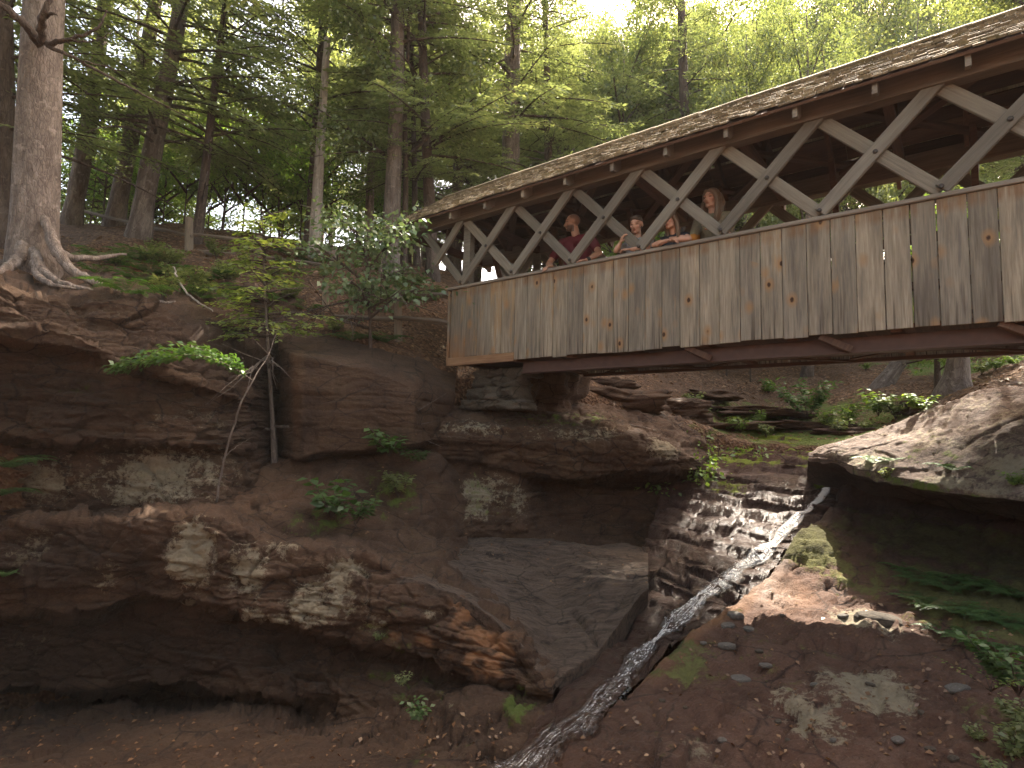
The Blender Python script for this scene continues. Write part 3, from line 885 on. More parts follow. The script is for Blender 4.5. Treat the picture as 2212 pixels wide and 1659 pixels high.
moss = paint(G, [(880, 1490, 4.6, 240, 60, 0.3), (1120, 1520, 4.2, 45, 30, 0.7), (960, 1590, 3.9, 240, 70, 0.25), (830, 1380, 4.85, 160, 90, 0.3), (700, 1650, 3.9, 400, 50, 0.18)])
painted_shade = np.maximum(paint(G, [(150, 1430, 5.4, 480, 130, 0.72), (520, 1430, 5.0, 300, 60, 0.6), (130, 1200, 5.3, 200, 60, 0.7), (800, 1450, 4.8, 200, 40, 0.6), (0, 1600, 4.6, 300, 60, 0.5), (290, 1230, 5.2, 40, 80, 0.7), (900, 1620, 3.7, 260, 60, 0.4)]), 0)  # shade painted into the lower left undercuts
rock_obj('lower_cliff', G, M['rock_brown'], flat=True, painted_shade=painted_shade, lichen=lich, tint=smooth_grid(tint, 1), moss=moss)

# ---- block with flat brown face
xs = cols((600, 985, 3.0))
C = [
 [(600, 690, 9.4), (800, 720, 9.4), (985, 775, 9.4)],
 [(600, 742, 7.9), (622, 750, 7.6), (645, 758, 7.5), (700, 764, 7.45), (800, 782, 7.5), (900, 815, 7.7), (985, 850, 8.3)],
 [(600, 752, 7.8), (622, 760, 7.35), (645, 770, 7.22), (700, 778, 7.25), (800, 800, 7.3), (900, 838, 7.5), (985, 872, 8.3)],
 [(600, 870, 7.8), (630, 870, 7.3), (648, 870, 7.15), (670, 870, 7.2), (800, 872, 7.2), (900, 872, 7.4), (985, 900, 8.3)],
 [(600, 984, 7.8), (636, 988, 7.2), (654, 990, 7.08), (700, 976, 7.15), (800, 972, 7.18), (900, 962, 7.4), (985, 945, 8.3)],
 [(600, 990, 8.1), (654, 998, 7.5), (700, 986, 7.6), (800, 982, 7.6), (900, 972, 7.8), (985, 955, 8.5)],
]
G = loft(C, xs, [12, 5, 36, 36, 6], curve=0.2)
G = displace(G, 0.03, 0.03, 0.3, 0.008, 9, facets=0.02)
lich = paint(G, [(645, 920, 7.15, 22, 110, 0.35)])
tint = paint(G, [(640, 850, 7.25, 17, 140, 0.2)])
rock_obj('rock_block', G, M['rock_brown'], flat=True, lichen=lich, tint=tint)

# ---- soil and rubble slope under the block
xs = cols((470, 1010, 4.0))
S_ = [
 [(470, 985, 8.2), (600, 975, 8.4), (700, 965, 8.2), (1010, 975, 8.8)],
 [(470, 1005, 7.4), (560, 985, 7.8), (640, 992, 7.6), (700, 985, 7.55), (900, 985, 7.75), (1010, 1000, 8.2)],
 [(470, 1060, 6.7), (600, 1060, 6.8), (700, 1070, 6.9), (900, 1080, 7.2), (1010, 1110, 7.7)],
 [(470, 1110, 6.15), (600, 1120, 6.2), (700, 1135, 6.35), (900, 1170, 6.7), (1010, 1180, 7.2)],
 [(470, 1150, 5.9), (600, 1190, 5.8), (800, 1215, 5.9), (900, 1210, 6.2), (1010, 1230, 6.6)],
]
G = loft(S_, xs, [6, 22, 22, 12])
G = displace(G, 0.09, 0.035, 0.12, 0.03, 12)
rock_obj('soil_slope', G, M['rock_brown'], flat=True, moss=paint(G, [(860, 1060, 7.1, 110, 80, 0.4), (700, 1120, 6.4, 120, 40, 0.4)]), tint=paint(G, [(560, 1060, 6.8, 120, 80, 0.16)]))

# ---- layered ledge under the bridge end, with the pale wall beneath it
xs = cols((905, 1540, 3.0))
Dq = [
 [(905, 850, 10.2), (1200, 850, 10.5), (1540, 890, 10.8)],
 [(905, 905, 8.6), (930, 893, 8.4), (970, 884, 8.4), (1100, 893, 8.5), (1200, 902, 8.5), (1350, 922, 8.6), (1440, 945, 8.8), (1500, 980, 9.0), (1540, 1000, 9.5)],
 [(905, 928, 8.3), (930, 918, 8.0), (970, 915, 7.95), (1200, 932, 8.0), (1350, 944, 8.1), (1440, 962, 8.25), (1500, 992, 8.7), (1540, 1010, 9.4)],
 [(905, 955, 8.25), (930, 945, 7.9), (1000, 948, 7.8), (1200, 955, 7.85), (1350, 962, 7.95), (1440, 976, 8.15), (1500, 1003, 8.65), (1540, 1016, 9.4)],
 [(905, 985, 8.3), (930, 985, 7.95), (1000, 1000, 7.9), (1120, 1022, 8.0), (1200, 1032, 8.05), (1440, 1012, 8.25), (1500, 1012, 8.7), (1540, 1022, 9.4)],
 [(905, 995, 8.35), (930, 995, 8.05), (1000, 1010, 7.98), (1130, 1035, 8.1), (1200, 1045, 8.8), (1300, 1060, 9.2), (1440, 1050, 9.2), (1540, 1050, 9.5)],
 [(905, 1130, 7.8), (1000, 1146, 7.5), (1130, 1130, 7.7), (1180, 1125, 8.3), (1300, 1150, 8.8), (1440, 1150, 8.7), (1540, 1140, 8.8)],
 [(905, 1190, 7.5), (1000, 1195, 7.5), (1150, 1195, 7.8), (1300, 1200, 8.2), (1540, 1200, 8.2)],
]
G = loft(Dq, xs, [46, 14, 14, 26, 8, 44, 14])
G = displace(G, 0.06, 0.075, 0.10, 0.016, 15, block=0.035)
lich = paint(G, [(1030, 1080, 7.6, 110, 70, 0.75), (1130, 1080, 7.8, 60, 60, 0.6), (1440, 965, 8.2, 70, 40, 0.75), (1000, 925, 8.0, 120, 25, 0.6), (1250, 935, 8.0, 200, 22, 0.55)])
moss = paint(G, [(1020, 1080, 7.6, 130, 80, 0.35), (1230, 905, 8.4, 250, 18, 0.4)])
rock_obj('rock_ledge', G, M['rock_brown'], flat=True, lichen=lich, moss=moss)

# ---- smooth tilted slab
xs = cols((800, 1400, 3.4))
Eq = [
 [(800, 1165, 7.0), (1000, 1165, 7.6), (1200, 1165, 8.0), (1400, 1185, 8.0)],
 [(800, 1180, 6.5), (900, 1190, 6.6), (1000, 1188, 6.9), (1200, 1178, 7.3), (1300, 1185, 7.2), (1400, 1215, 6.8)],
 [(800, 1195, 5.7), (900, 1220, 5.8), (1000, 1250, 5.9), (1130, 1300, 5.8), (1200, 1310, 5.9), (1300, 1270, 5.95), (1400, 1245, 6.2)],
 [(800, 1212, 5.25), (900, 1244, 5.1), (1000, 1288, 4.93), (1060, 1335, 4.75), (1120, 1395, 4.58), (1180, 1476, 4.28), (1240, 1440, 4.55), (1285, 1405, 4.85), (1340, 1330, 5.35), (1370, 1285, 5.6), (1400, 1270, 5.75)],
 [(800, 1240, 5.2), (1000, 1315, 4.93), (1120, 1420, 4.58), (1180, 1500, 4.28), (1240, 1480, 4.55), (1285, 1445, 4.85), (1340, 1365, 5.4), (1370, 1315, 5.8), (1400, 1300, 6.0)],
 [(800, 1280, 5.5), (1000, 1340, 5.2), (1120, 1440, 4.9), (1180, 1540, 4.6), (1240, 1530, 4.8), (1285, 1490, 5.1), (1340, 1410, 5.6), (1400, 1350, 6.3)],
]
G = loft(Eq, xs, [8, 50, 60, 8, 10], curve=0.15)
n0 = G.copy()
# fine parallel bedding ripples and two open cracks
dd = 0.05*fbm(G*1.1, 3, 30)
zz = 0.20*G[..., 1]+0.045*G[..., 0]+0.030*vnoise(G*1.5, 31)+0.012*vnoise(G*4, 36)
rp = vnoise(np.stack([G[..., 0]*2.2, zz*55, G[..., 2]*2], -1), 37)+0.6*vnoise(np.stack([G[..., 0]*5.5, zz*120, G[..., 2]*3], -1), 38)
dd += 0.016*rp*(0.7+0.3*vnoise(G*1.3, 33))
dd += 0.030*(np.abs(((zz/0.11) % 1)-0.5)*2-0.5)*(0.5+0.5*vnoise(G*1.3, 34))
dd += facet(G, 2.2, 0.025, 39, 1.0)
dd += 0.03*np.sign(vnoise(np.stack([zz*4, G[..., 0]*0.9, G[..., 1]*.5], -1), 35))*0.5
dd += 0.012*fbm(G*np.array([3, 5, 14.0]), 3, 32)
def crack(G, pts, wpx, depth):
    dm = np.full(G.shape[:2], 9.0)
    for (a, b, za), (c, d, zb) in zip(pts[:-1], pts[1:]):
        p0, p1 = at(a, b, za), at(c, d, zb); v = p1-p0
        t = np.clip(((G-p0) @ v)/(v @ v), 0, 1)
        dm = np.minimum(dm, np.linalg.norm(G-(p0+t[..., None]*v), axis=2))
    wd = wpx*5.5/FPX
    return -depth*np.exp(-(dm/wd)**2)
dd += crack(G, [(1050, 1215, 6.2), (1100, 1255, 6.0), (1160, 1265, 6.0), (1230, 1300, 5.8), (1290, 1380, 5.05)], 7, 0.07)
dd += crack(G, [(940, 1215, 6.0), (1010, 1220, 6.2), (1050, 1215, 6.2)], 5, 0.04)
dd += crack(G, [(1130, 1400, 4.6), (1200, 1385, 4.9), (1290, 1378, 5.0)], 4, 0.05)
G = G+np.array([-0.1, -0.25, 0.96])*dd[..., None]
tint = paint(G, [(1060, 1395, 4.65, 40, 30, 0.8)])
rock_obj('rock_slab', G, M['rock_slab'], tint=tint, wet=None)

# ---- stream bed cascade
xs = np.linspace(0, 1, 150)
Fq = [
 [(1380, 905, 12.0), (1600, 900, 12.3), (1900, 895, 12.0)],
 [(1400, 950, 10.6), (1600, 936, 10.8), (1740, 930, 10.7), (1880, 930, 10.3)],
 [(1440, 1000, 9.6), (1560, 975, 9.6), (1700, 966, 9.5), (1850, 975, 9.0)],
 [(1420, 1090, 8.7), (1560, 1045, 8.6), (1700, 1030, 8.4), (1850, 1045, 7.9)],
 [(1390, 1180, 7.7), (1500, 1160, 7.4), (1600, 1140, 7.2), (1700, 1112, 7.2), (1830, 1080, 7.3)],
 [(1350, 1290, 6.4), (1450, 1270, 6.3), (1560, 1240, 6.3), (1620, 1212, 6.4), (1700, 1190, 6.6)],
 [(1300, 1375, 5.55), (1400, 1365, 5.5), (1480, 1335, 5.5), (1560, 1295, 5.7), (1640, 1270, 5.9)],
 [(1220, 1450, 4.85), (1340, 1445, 4.7), (1400, 1405, 4.9), (1470, 1385, 5.05)],
 [(1130, 1540, 4.1), (1240, 1532, 4.05), (1310, 1500, 4.2), (1370, 1480, 4.4)],
 [(1060, 1645, 3.45), (1160, 1640, 3.4), (1220, 1590, 3.6), (1300, 1555, 3.8)],
 [(960, 1850, 2.6), (1080, 1840, 2.6), (1180, 1780, 2.8), (1250, 1730, 2.95)],
 [(860, 2400, 1.6), (1100, 2400, 1.6), (1300, 2400, 1.6)],
]
G = loft(Fq, xs, [14, 26, 34, 40, 44, 40, 34, 30, 24, 14, 8], mode='t')
zz = G[..., 2]+0.05*vnoise(G*2.0, 51)+0.03*G[..., 0]
st = 0.12
k = zz/st+0.4*np.sin(zz*9); stp = (np.floor(k)+np.clip((k-np.floor(k))*3.2-1.1, 0, 1))
dz = (stp-k)*st
far = np.clip((G[..., 1]-4.2)/1.5, 0, 1)
G[..., 2] += dz*0.92*far
G[..., 2] += 0.035*fbm(G*np.array([1.6, 1.6, 2]), 4, 52)+0.012*fbm(G*8, 3, 53)
G[..., 1] += 0.05*strata(G, 0.06, 54)*far
G[..., 2] += facet(G, 3.0, 0.035, 56, 1.0)-0.30*np.clip(1-xs[None, :]/0.16, 0, 1)*np.clip((7.6-G[..., 1])/0.6, 0, 1)
wet = np.clip((9.3-G[..., 1])/1.0, 0, 1)
moss = paint(G, [(1680, 955, 9.6, 200, 28, 0.85), (1600, 990, 9.2, 130, 24, 0.6), (1570, 1055, 8.6, 70, 28, 0.6), (1740, 1000, 8.9, 60, 22, 0.55), (1700, 905, 10.8, 220, 22, 0.6), (1770, 1040, 8.0, 40, 30, 0.5), (1520, 1100, 8.2, 40, 25, 0.3)])
nb = grid_normals(G); moss *= np.clip(np.abs(nb[..., 2])*2.2-0.9, 0.15, 1)
rock_obj('stream_bed', G, M['rock_wet'], wet=np.clip(wet*0.92, 0, 1)*(1-0.7*moss), moss=moss)

# ---- gorge floor on the right
xs = np.concatenate([np.linspace(0, 0.62, 190), np.linspace(0.62, 1, 40)[1:]])
Hq = [
 [(1800, 1040, 7.9), (1900, 1000, 8.6), (2200, 1000, 7.6), (2900, 1000, 6.4)],
 [(1792, 1078, 7.35), (1900, 1105, 7.0), (2200, 1130, 6.2), (2900, 1140, 5.4)],
 [(1700, 1165, 6.6), (1760, 1165, 6.4), (1850, 1190, 6.3), (2200, 1215, 5.5), (2900, 1250, 4.8)],
 [(1628, 1252, 6.0), (1740, 1290, 5.7), (1900, 1280, 5.6), (2200, 1290, 4.8), (2900, 1330, 4.1)],
 [(1460, 1378, 5.08), (1600, 1345, 5.1), (1850, 1340, 5.0), (2200, 1370, 4.3), (2900, 1450, 3.6)],
 [(1345, 1486, 4.3), (1500, 1470, 4.2), (1850, 1440, 4.2), (2200, 1470, 3.7), (2900, 1560, 3.2)],
 [(1258, 1570, 3.75), (1500, 1560, 3.65), (1850, 1540, 3.6), (2200, 1560, 3.3), (2900, 1640, 2.9)],
 [(1125, 1685, 3.12), (1500, 1680, 3.1), (1850, 1670, 3.05), (2200, 1680, 2.85), (2900, 1760, 2.5)],
 [(1000, 1900, 2.4), (1500, 1900, 2.4), (2200, 1900, 2.35), (2900, 1950, 2.2)],
 [(900, 3000, 1.2), (1500, 3000, 1.2), (2900, 3000, 1.2)],
]
G = loft(Hq, xs, [10, 20, 26, 26, 26, 26, 26, 24, 16], mode='t')
e_ = np.linspace(0, 1, G.shape[1]); e_ = xs[None, :]
lip = np.exp(-(e_/0.010)**2)
G[..., 2] += -0.30*lip + 0.04*np.exp(-((e_-0.035)/0.02)**2)
G[..., 2] += 0.05*fbm(G*np.array([1.1, 1.1, 1]), 4, 80)+0.022*fbm(G*np.array([4, 4, 4]), 3, 81)+0.01*fbm(G*14, 3, 83)
zz = G[..., 2]+0.04*G[..., 0]+0.03*vnoise(G*1.4, 82); k = zz/0.05; G[..., 2] += ((np.floor(k)+np.clip((k-np.floor(k))*2.5-0.75, 0, 1))-k)*0.05*0.65
G[..., 2] += facet(G, 2.2, 0.05, 86, 1.0)+facet(G, 6, 0.018, 88, 1.0)
# mossy mound below the fall
mound = paint(G, [(1735, 1165, 6.45, 75, 45, 1.0)])
G[..., 2] += 0.05*mound
tint = np.clip(1.0-np.abs(e_-0.018)/0.04, 0, 1)*np.clip((G[..., 1]-4.3)/0.5, 0, 1)*np.clip((6.4-G[..., 1])/0.5, 0, 1)*0.95
tint = np.maximum(tint, paint(G, [(1670, 1275, 5.85, 70, 22, 0.5)]))
moss = paint(G, [(1735, 1165, 6.45, 85, 60, 1.0), (1850, 1240, 5.9, 130, 60, 0.45), (2100, 1280, 4.95, 200, 90, 0.8), (2080, 1190, 5.7, 260, 50, 0.7), (1470, 1425, 4.75, 130, 32, 0.75), (1500, 1590, 3.6, 200, 50, 0.25), (1700, 1430, 4.4, 300, 50, 0.28), (2170, 1580, 3.3, 70, 110, 0.5), (1400, 1630, 3.3, 120, 40, 0.25)])
lich = paint(G, [(1750, 1545, 3.6, 90, 26, 0.95), (1880, 1500, 3.8, 130, 36, 0.95), (1900, 1620, 3.3, 130, 18, 1.0), (1870, 1350, 4.9, 80, 26, 0.9), (2060, 1590, 3.4, 80, 40, 0.6), (1330, 1575, 3.8, 60, 20, 0.7), (1500, 1640, 3.3, 90, 22, 0.5)])
wet = paint(G, [(1330, 1620, 3.4, 200, 70, 0.7), (1640, 1275, 5.9, 60, 40, 0.6)])
wet = np.maximum(wet, np.clip(1.0-e_/0.05, 0, 1)*0.8*np.ones(G.shape[:2]))
rock_obj('gorge_floor', G, M['floor_red'], painted_shade=paint(G, [(2050, 1180, 5.8, 350, 70, 0.9), (1850, 1130, 6.7, 150, 50, 0.7)]), tint=tint, moss=moss, lichen=lich, wet=wet)  # floor of the hollow darkened with painted shade

# ---- big sloping boulder on the right with the dark hollow below it
xs = cols((1745, 2300, 3.0), (2300, 3100, 14))
Rq = [
 [(1745, 985, 8.4), (1800, 960, 8.8), (2000, 900, 8.8), (2212, 870, 8.2), (3100, 800, 6.5)],
 [(1745, 975, 7.7), (1775, 960, 7.6), (1820, 948, 7.5), (1900, 922, 7.3), (2000, 884, 7.0), (2100, 852, 6.6), (2212, 834, 6.1), (2400, 815, 5.4), (3100, 760, 4.2)],
 [(1745, 982, 7.6), (1800, 968, 7.25), (1900, 955, 6.7), (2000, 945, 6.2), (2100, 940, 5.7), (2212, 945, 5.2), (2400, 950, 4.7), (3100, 940, 3.6)],
 [(1745, 988, 7.55), (1800, 990, 7.1), (1850, 1008, 6.6), (1900, 1020, 6.2), (2000, 1040, 5.6), (2100, 1060, 5.1), (2212, 1070, 4.6), (2400, 1080, 4.2), (3100, 1100, 3.2)],
 [(1745, 996, 7.55), (1800, 1005, 7.1), (1850, 1030, 6.6), (1900, 1044, 6.2), (2000, 1062, 5.6), (2100, 1078, 5.1), (2212, 1086, 4.6), (2400, 1100, 4.2), (3100, 1130, 3.2)],
 [(1745, 1005, 7.9), (1800, 1012, 7.6), (1900, 1048, 7.2), (2000, 1062, 6.9), (2100, 1075, 6.4), (2212, 1082, 5.8), (2400, 1090, 5.4), (3100, 1120, 4.4)],
 [(1745, 1060, 8.4), (1900, 1110, 7.5), (2100, 1150, 6.9), (2212, 1160, 6.5), (2400, 1160, 6.1), (3100, 1200, 5.2)],
]
G = loft(Rq, xs, [20, 44, 34, 10, 24, 16])
G = displace(G, 0.045, 0.015, 0.25, 0.012, 21, facets=0.014)
# shallow open cracks running down the slab
for pts in ([(2212, 900, 5.6), (2080, 960, 5.7), (1960, 1010, 5.9), (1880, 1040, 6.3)], [(2212, 985, 5.0), (2080, 1005, 5.3), (2000, 1010, 5.8)], [(2160, 850, 6.1), (2000, 920, 6.4), (1860, 975, 6.9)]):
    G = G+np.array([-.2, -.6, .75])*crack(G, pts, 6, 0.05)[..., None]
lich = paint(G, [(2150, 1000, 5.0, 90, 60, 0.95), (2080, 1050, 5.2, 120, 30, 0.75), (1850, 990, 6.8, 90, 25, 0.7), (2050, 930, 6.0, 160, 70, 0.55), (2190, 900, 5.6, 90, 60, 0.62), (1950, 1040, 6.0, 120, 22, 0.6), (2050, 920, 6.2, 320, 120, 0.5)])
moss = paint(G, [(2000, 985, 5.9, 120, 40, 0.35), (2000, 1055, 5.6, 250, 18, 0.45), (1850, 1045, 6.6, 120, 20, 0.4), (2080, 1140, 6.6, 200, 40, 0.75), (2000, 930, 6.4, 300, 80, 0.22)])
und = np.zeros(G.shape[:2]); und[108:] = 0.75  # painted shade on the underside of the boulder
rock_obj('boulder', G, M['rock_grey'], kind='thing', painted_shade=und, lichen=lich, moss=moss, label='huge sloping pink grey boulder roofing a dark hollow right of the stream', cat='boulder')

# ------------------------------------------------------------------ ground sheet (thin plate spline through measured points)
cp = [at(*p) for p in [
 (-600, 540, 5.6), (0, 585, 6.4), (120, 600, 6.9), (200, 610, 6.9), (330, 640, 7.2), (480, 660, 8.0), (600, 695, 8.8), (300, 520, 11), (0, 515, 9.5), (430, 560, 10), (600, 570, 11), (700, 640, 9.8), (800, 735, 8.7), (900, 775, 8.5), (960, 800, 8.7),
 (850, 565, 13), (700, 530, 14), (500, 500, 15), (1000, 640, 12), (960, 700, 10.2), (1150, 800, 10.2), (1250, 845, 10.0), (1250, 730, 13.5), (1400, 820, 12), (1450, 875, 11), (1550, 880, 11.6), (1600, 950, 10.2), (1700, 945, 10.4), (1800, 935, 10.3), (1900, 900, 10.6), (1980, 880, 10), (2100, 795, 13), (2212, 770, 12), (1800, 790, 14.5), (1600, 800, 15), (1950, 840, 11.5), (2080, 850, 9.0), (2250, 840, 8.2), (2500, 800, 7.5), (2900, 790, 6.0)]]
cp += [np.array(p, float) for p in [(-9, 5, 2.4), (-15, 12, 4.4), (-10, 20, 4.6), (0, 24, 4.6), (10, 24, 4.4), (18, 18, 3.6), (-12, -2, 3.2), (9, 2, 1.0), (14, 3, 2.0), (16, 9, 2.6), (-24, 24, 5), (24, 28, 5), (0, 34, 4.8), (-26, 4, 4.6), (26, 6, 4), (-20, 34, 5), (20, 38, 5),
   (8, -4, 2.2), (0, -7, 2.5), (-8, -7, 3), (0, -16, 4), (14, -12, 4), (-16, -14, 4.5)]]
cp = np.array(cp)
def _tps_fit(p, v, lam=0.02):
    d = np.linalg.norm(p[:, None]-p[None], axis=2)
    K = np.where(d > 0, d*d*np.log(d+1e-9), 0)+lam*np.eye(len(p))
    P = np.concatenate([np.ones((len(p), 1)), p], 1)
    Am = np.block([[K, P], [P.T, np.zeros((3, 3))]])
    return np.linalg.solve(Am, np.concatenate([v, np.zeros(3)]))
_tp = cp[:, :2]; _tw = _tps_fit(_tp, cp[:, 2])
def tps(x, y):
    x = np.asarray(x, float); y = np.asarray(y, float)
    q = np.stack([x, y], -1)
    d = np.linalg.norm(q[..., None, :]-_tp, axis=-1)
    return (np.where(d > 0, d*d*np.log(d+1e-9), 0) @ _tw[:-3])+_tw[-3]+_tw[-2]*x+_tw[-1]*y
gorge = [at(*p)[:2] for p in [(-900, 540, 5.2), (0, 600, 6.35), (330, 650, 7.0), (480, 690, 8.1), (560, 700, 8.8), (660, 700, 8.9), (800, 720, 8.4), (920, 780, 8.7), (1200, 870, 9.6), (1400, 900, 10.0), (1560, 930, 9.8), (1760, 930, 9.2), (1850, 930, 8.2), (2212, 860, 7.4), (2600, 800, 6.2), (3000, 800, 5.2)]]
gorge += [np.array(p) for p in [(8.2, 0.0), (7, -2.5), (0, -4.5), (-6, -3), (-6.5, 1.5)]]
gorge = np.array(gorge)
def gorge_sd(x, y):
    """signed distance to the gorge polygon (negative inside)"""
    p = np.stack([x, y], -1); n = len(gorge)
    d = np.full(x.shape, 1e9); ins = np.zeros(x.shape, bool)
    for i in range(n):
        a, b = gorge[i], gorge[(i+1) % n]; v = b-a
        t = np.clip(((p-a) @ v)/(v @ v), 0, 1)
        d = np.minimum(d, np.linalg.norm(p-(a+t[..., None]*v), axis=-1))
        c = ((a[1] > y) != (b[1] > y)) & (x < (b[0]-a[0])*(y-a[1])/(b[1]-a[1]+1e-12)+a[0])
        ins ^= c
    return np.where(ins, -d, d)
def ground_z(x, y, detail=True):
    x = np.asarray(x, float); y = np.asarray(y, float)
    z = tps(x, y)
    r = np.hypot(x, y-8)
    f = np.clip((r-24)/16, 0, 1); f = f*f*(3-2*f)
    z = z*(1-f)+f*(4.8+0.6*vnoise(np.stack([x*0.05, y*0.05, 0*x], -1), 90))
    if detail:
        P = np.stack([x, y, 0*x], -1)
        z = z+0.10*fbm(P*0.8, 3, 91)+0.035*fbm(P*3.5, 3, 92)
    sd = gorge_sd(x, y)
    g = np.clip(-sd/0.35, 0, 1); g = g*g*(3-2*g)
    return z*(1-g)+(-3.2)*g
def axis(lo, hi, c0, c1, fine, grow=1.13):
    a = list(np.arange(c0, c1, fine)); s = fine
    v = c1
    while v < hi: a.append(v); s *= grow; v += s
    a.append(hi)
    s = fine; v = c0
    pre = []
    while v > lo: s *= grow; v -= s; pre.append(max(v, lo))
    return np.array(pre[::-1]+a)
gx = axis(-400, 400, -9, 10, 0.07); gy = axis(-400, 500, 4.5, 16, 0.07)
X, Y = np.meshgrid(gx, gy)
Zg = np.zeros_like(X)
for i in range(0, X.shape[0], 40):
    Zg[i:i+40] = ground_z(X[i:i+40], Y[i:i+40])
G = np.stack([X, Y, Zg], -1)
mossg = paint(G, [(1850, 890, 10.8, 200, 50, 0.6), (2150, 790, 12.5, 200, 40, 0.9), (250, 565, 9.5, 130, 30, 0.6), (600, 690, 9, 200, 20, 0.3), (1600, 890, 11.2, 220, 40, 0.6), (1720, 925, 10.5, 220, 30, 1.0), (1950, 890, 10.2, 120, 30, 0.8), (780, 730, 8.8, 120, 20, 0.5)])
me = mesh_np('ground', G.reshape(-1, 3), grid_faces(*X.shape), [M['ground']], None, True, {'moss': mossg.ravel()})
tag(link('ground', me), None, None, None, 'structure')
# ------------------------------------------------------------------ foliage materials
def leaf_mat(name, c0, c1, c2, trans=0.45, tcol=(1.5, 1.6, 0.6)):
    mt, nt = new_mat(name); g = NT(nt)
    oi = g.n('ShaderNodeObjectInfo').outputs['Random']
    wn = g.n('ShaderNodeTexWhiteNoise', noise_dimensions='1D'); g.set(wn, 'W', g.math('MULTIPLY', g.attr('rnd'), 71.3))
    big = g.noise(g.obj(), 0.9, 3)
    f = g.math('ADD', g.math('MULTIPLY', wn.outputs['Value'], 0.5), g.math('ADD', g.math('MULTIPLY', big, 0.35), g.math('MULTIPLY', oi, 0.15)))
    col = g.ramp(f, [(0.2, c0), (0.5, c1), (0.8, c2)])
    d = g.n('ShaderNodeBsdfDiffuse'); g.set(d, 0, col)
    t = g.n('ShaderNodeBsdfTranslucent'); g.set(t, 0, g.mix(1.0, col, tcol, 'MULTIPLY'))
    gl = g.n('ShaderNodeBsdfGlossy'); gl.inputs['Roughness'].default_value = 0.45; gl.inputs[0].default_value = (0.8, 0.85, 0.8, 1)
    a = g.n('ShaderNodeMixShader'); a.inputs[0].default_value = trans; nt.links.new(d.outputs[0], a.inputs[1]); nt.links.new(t.outputs[0], a.inputs[2])
    b = g.n('ShaderNodeMixShader'); b.inputs[0].default_value = 0.05; nt.links.new(a.outputs[0], b.inputs[1]); nt.links.new(gl.outputs[0], b.inputs[2])
    g.out(b.outputs[0])
    return mt
M['hemlock'] = leaf_mat('hemlock_needles', (0.105, 0.13, 0.062), (0.16, 0.19, 0.088), (0.25, 0.275, 0.14), 0.55, (1.35, 1.35, 0.75))
M['hemlock_light'] = leaf_mat('young_hemlock_needles', (0.09, 0.13, 0.04), (0.15, 0.19, 0.06), (0.24, 0.26, 0.09), 0.5)
M['maple'] = leaf_mat('maple_leaves', (0.095, 0.125, 0.05), (0.155, 0.19, 0.078), (0.27, 0.29, 0.13), 0.5, (1.4, 1.4, 0.75))
M['pale_leaf'] = leaf_mat('pale_young_leaves', (0.07, 0.12, 0.03), (0.12, 0.18, 0.045), (0.20, 0.26, 0.08), 0.5)
M['sapling'] = leaf_mat('sapling_leaves', (0.07, 0.11, 0.045), (0.115, 0.16, 0.07), (0.18, 0.22, 0.11), 0.35, (1.2, 1.3, 0.8))
M['fern'] = leaf_mat('fern_fronds', (0.035, 0.07, 0.02), (0.055, 0.105, 0.03), (0.09, 0.15, 0.045), 0.4)

def bark_mat(name, dark, mid, light, zs=0.18, sc=9.0):
    mt, nt = new_mat(name); g = NT(nt); o = g.obj()
    oi = g.n('ShaderNodeObjectInfo').outputs['Random']
    v = g.mapping(o, (1, 1, zs))
    f1 = g.noise(v, sc, 7, 0.65, 0.6); f2 = g.noise(o, 2.2, 4)
    vo = g.n('ShaderNodeTexVoronoi', feature='DISTANCE_TO_EDGE'); g.set(vo, 'Vector', g.mapping(v, (1, 1, 1.3))); vo.inputs['Scale'].default_value = sc*2.4
    crk = g.ramp(vo.outputs['Distance'], [(0.0, 0.0), (0.18, 1.0)])
    col = g.ramp(f1, [(0.33, dark), (0.5, mid), (0.66, light)])
    col = g.mix(g.ramp(f2, [(0.4, 0.0), (0.7, 0.4)]), col, tuple(x*0.6 for x in mid))
    col = g.mix(g.ramp(crk, [(0.0, 0.38), (0.5, 0.0)]), col, tuple(x*0.6 for x in dark))
    ln = g.noise(o, 11, 6, 0.7)
    col = g.mix(g.ramp(ln, [(0.56, 0.0), (0.66, 0.5)]), col, tuple(min(1, x*1.35) for x in light))
    h = g.math('ADD', f1, g.math('MULTIPLY', crk, 0.25))
    h = g.math('ADD', h, g.math('MULTIPLY', ln, 0.4))
    g.out(g.pbsdf(col, 0.9, g.bump(h, 0.9, 0.03), 0.2).outputs[0])
    return mt
M['bark'] = bark_mat('grey_brown_bark', (0.075, 0.055, 0.045), (0.14, 0.11, 0.09), (0.22, 0.18, 0.15))
M['bark_pale'] = bark_mat('pale_flaky_bark', (0.11, 0.084, 0.068), (0.19, 0.15, 0.123), (0.29, 0.238, 0.20), 0.30, 13)
M['bark_dark'] = bark_mat('dark_bark', (0.05, 0.035, 0.028), (0.09, 0.066, 0.052), (0.13, 0.10, 0.08))
M['bark_dead'] = bark_mat('bleached_dead_wood', (0.22, 0.185, 0.15), (0.34, 0.29, 0.245), (0.46, 0.41, 0.35), 0.08, 14)

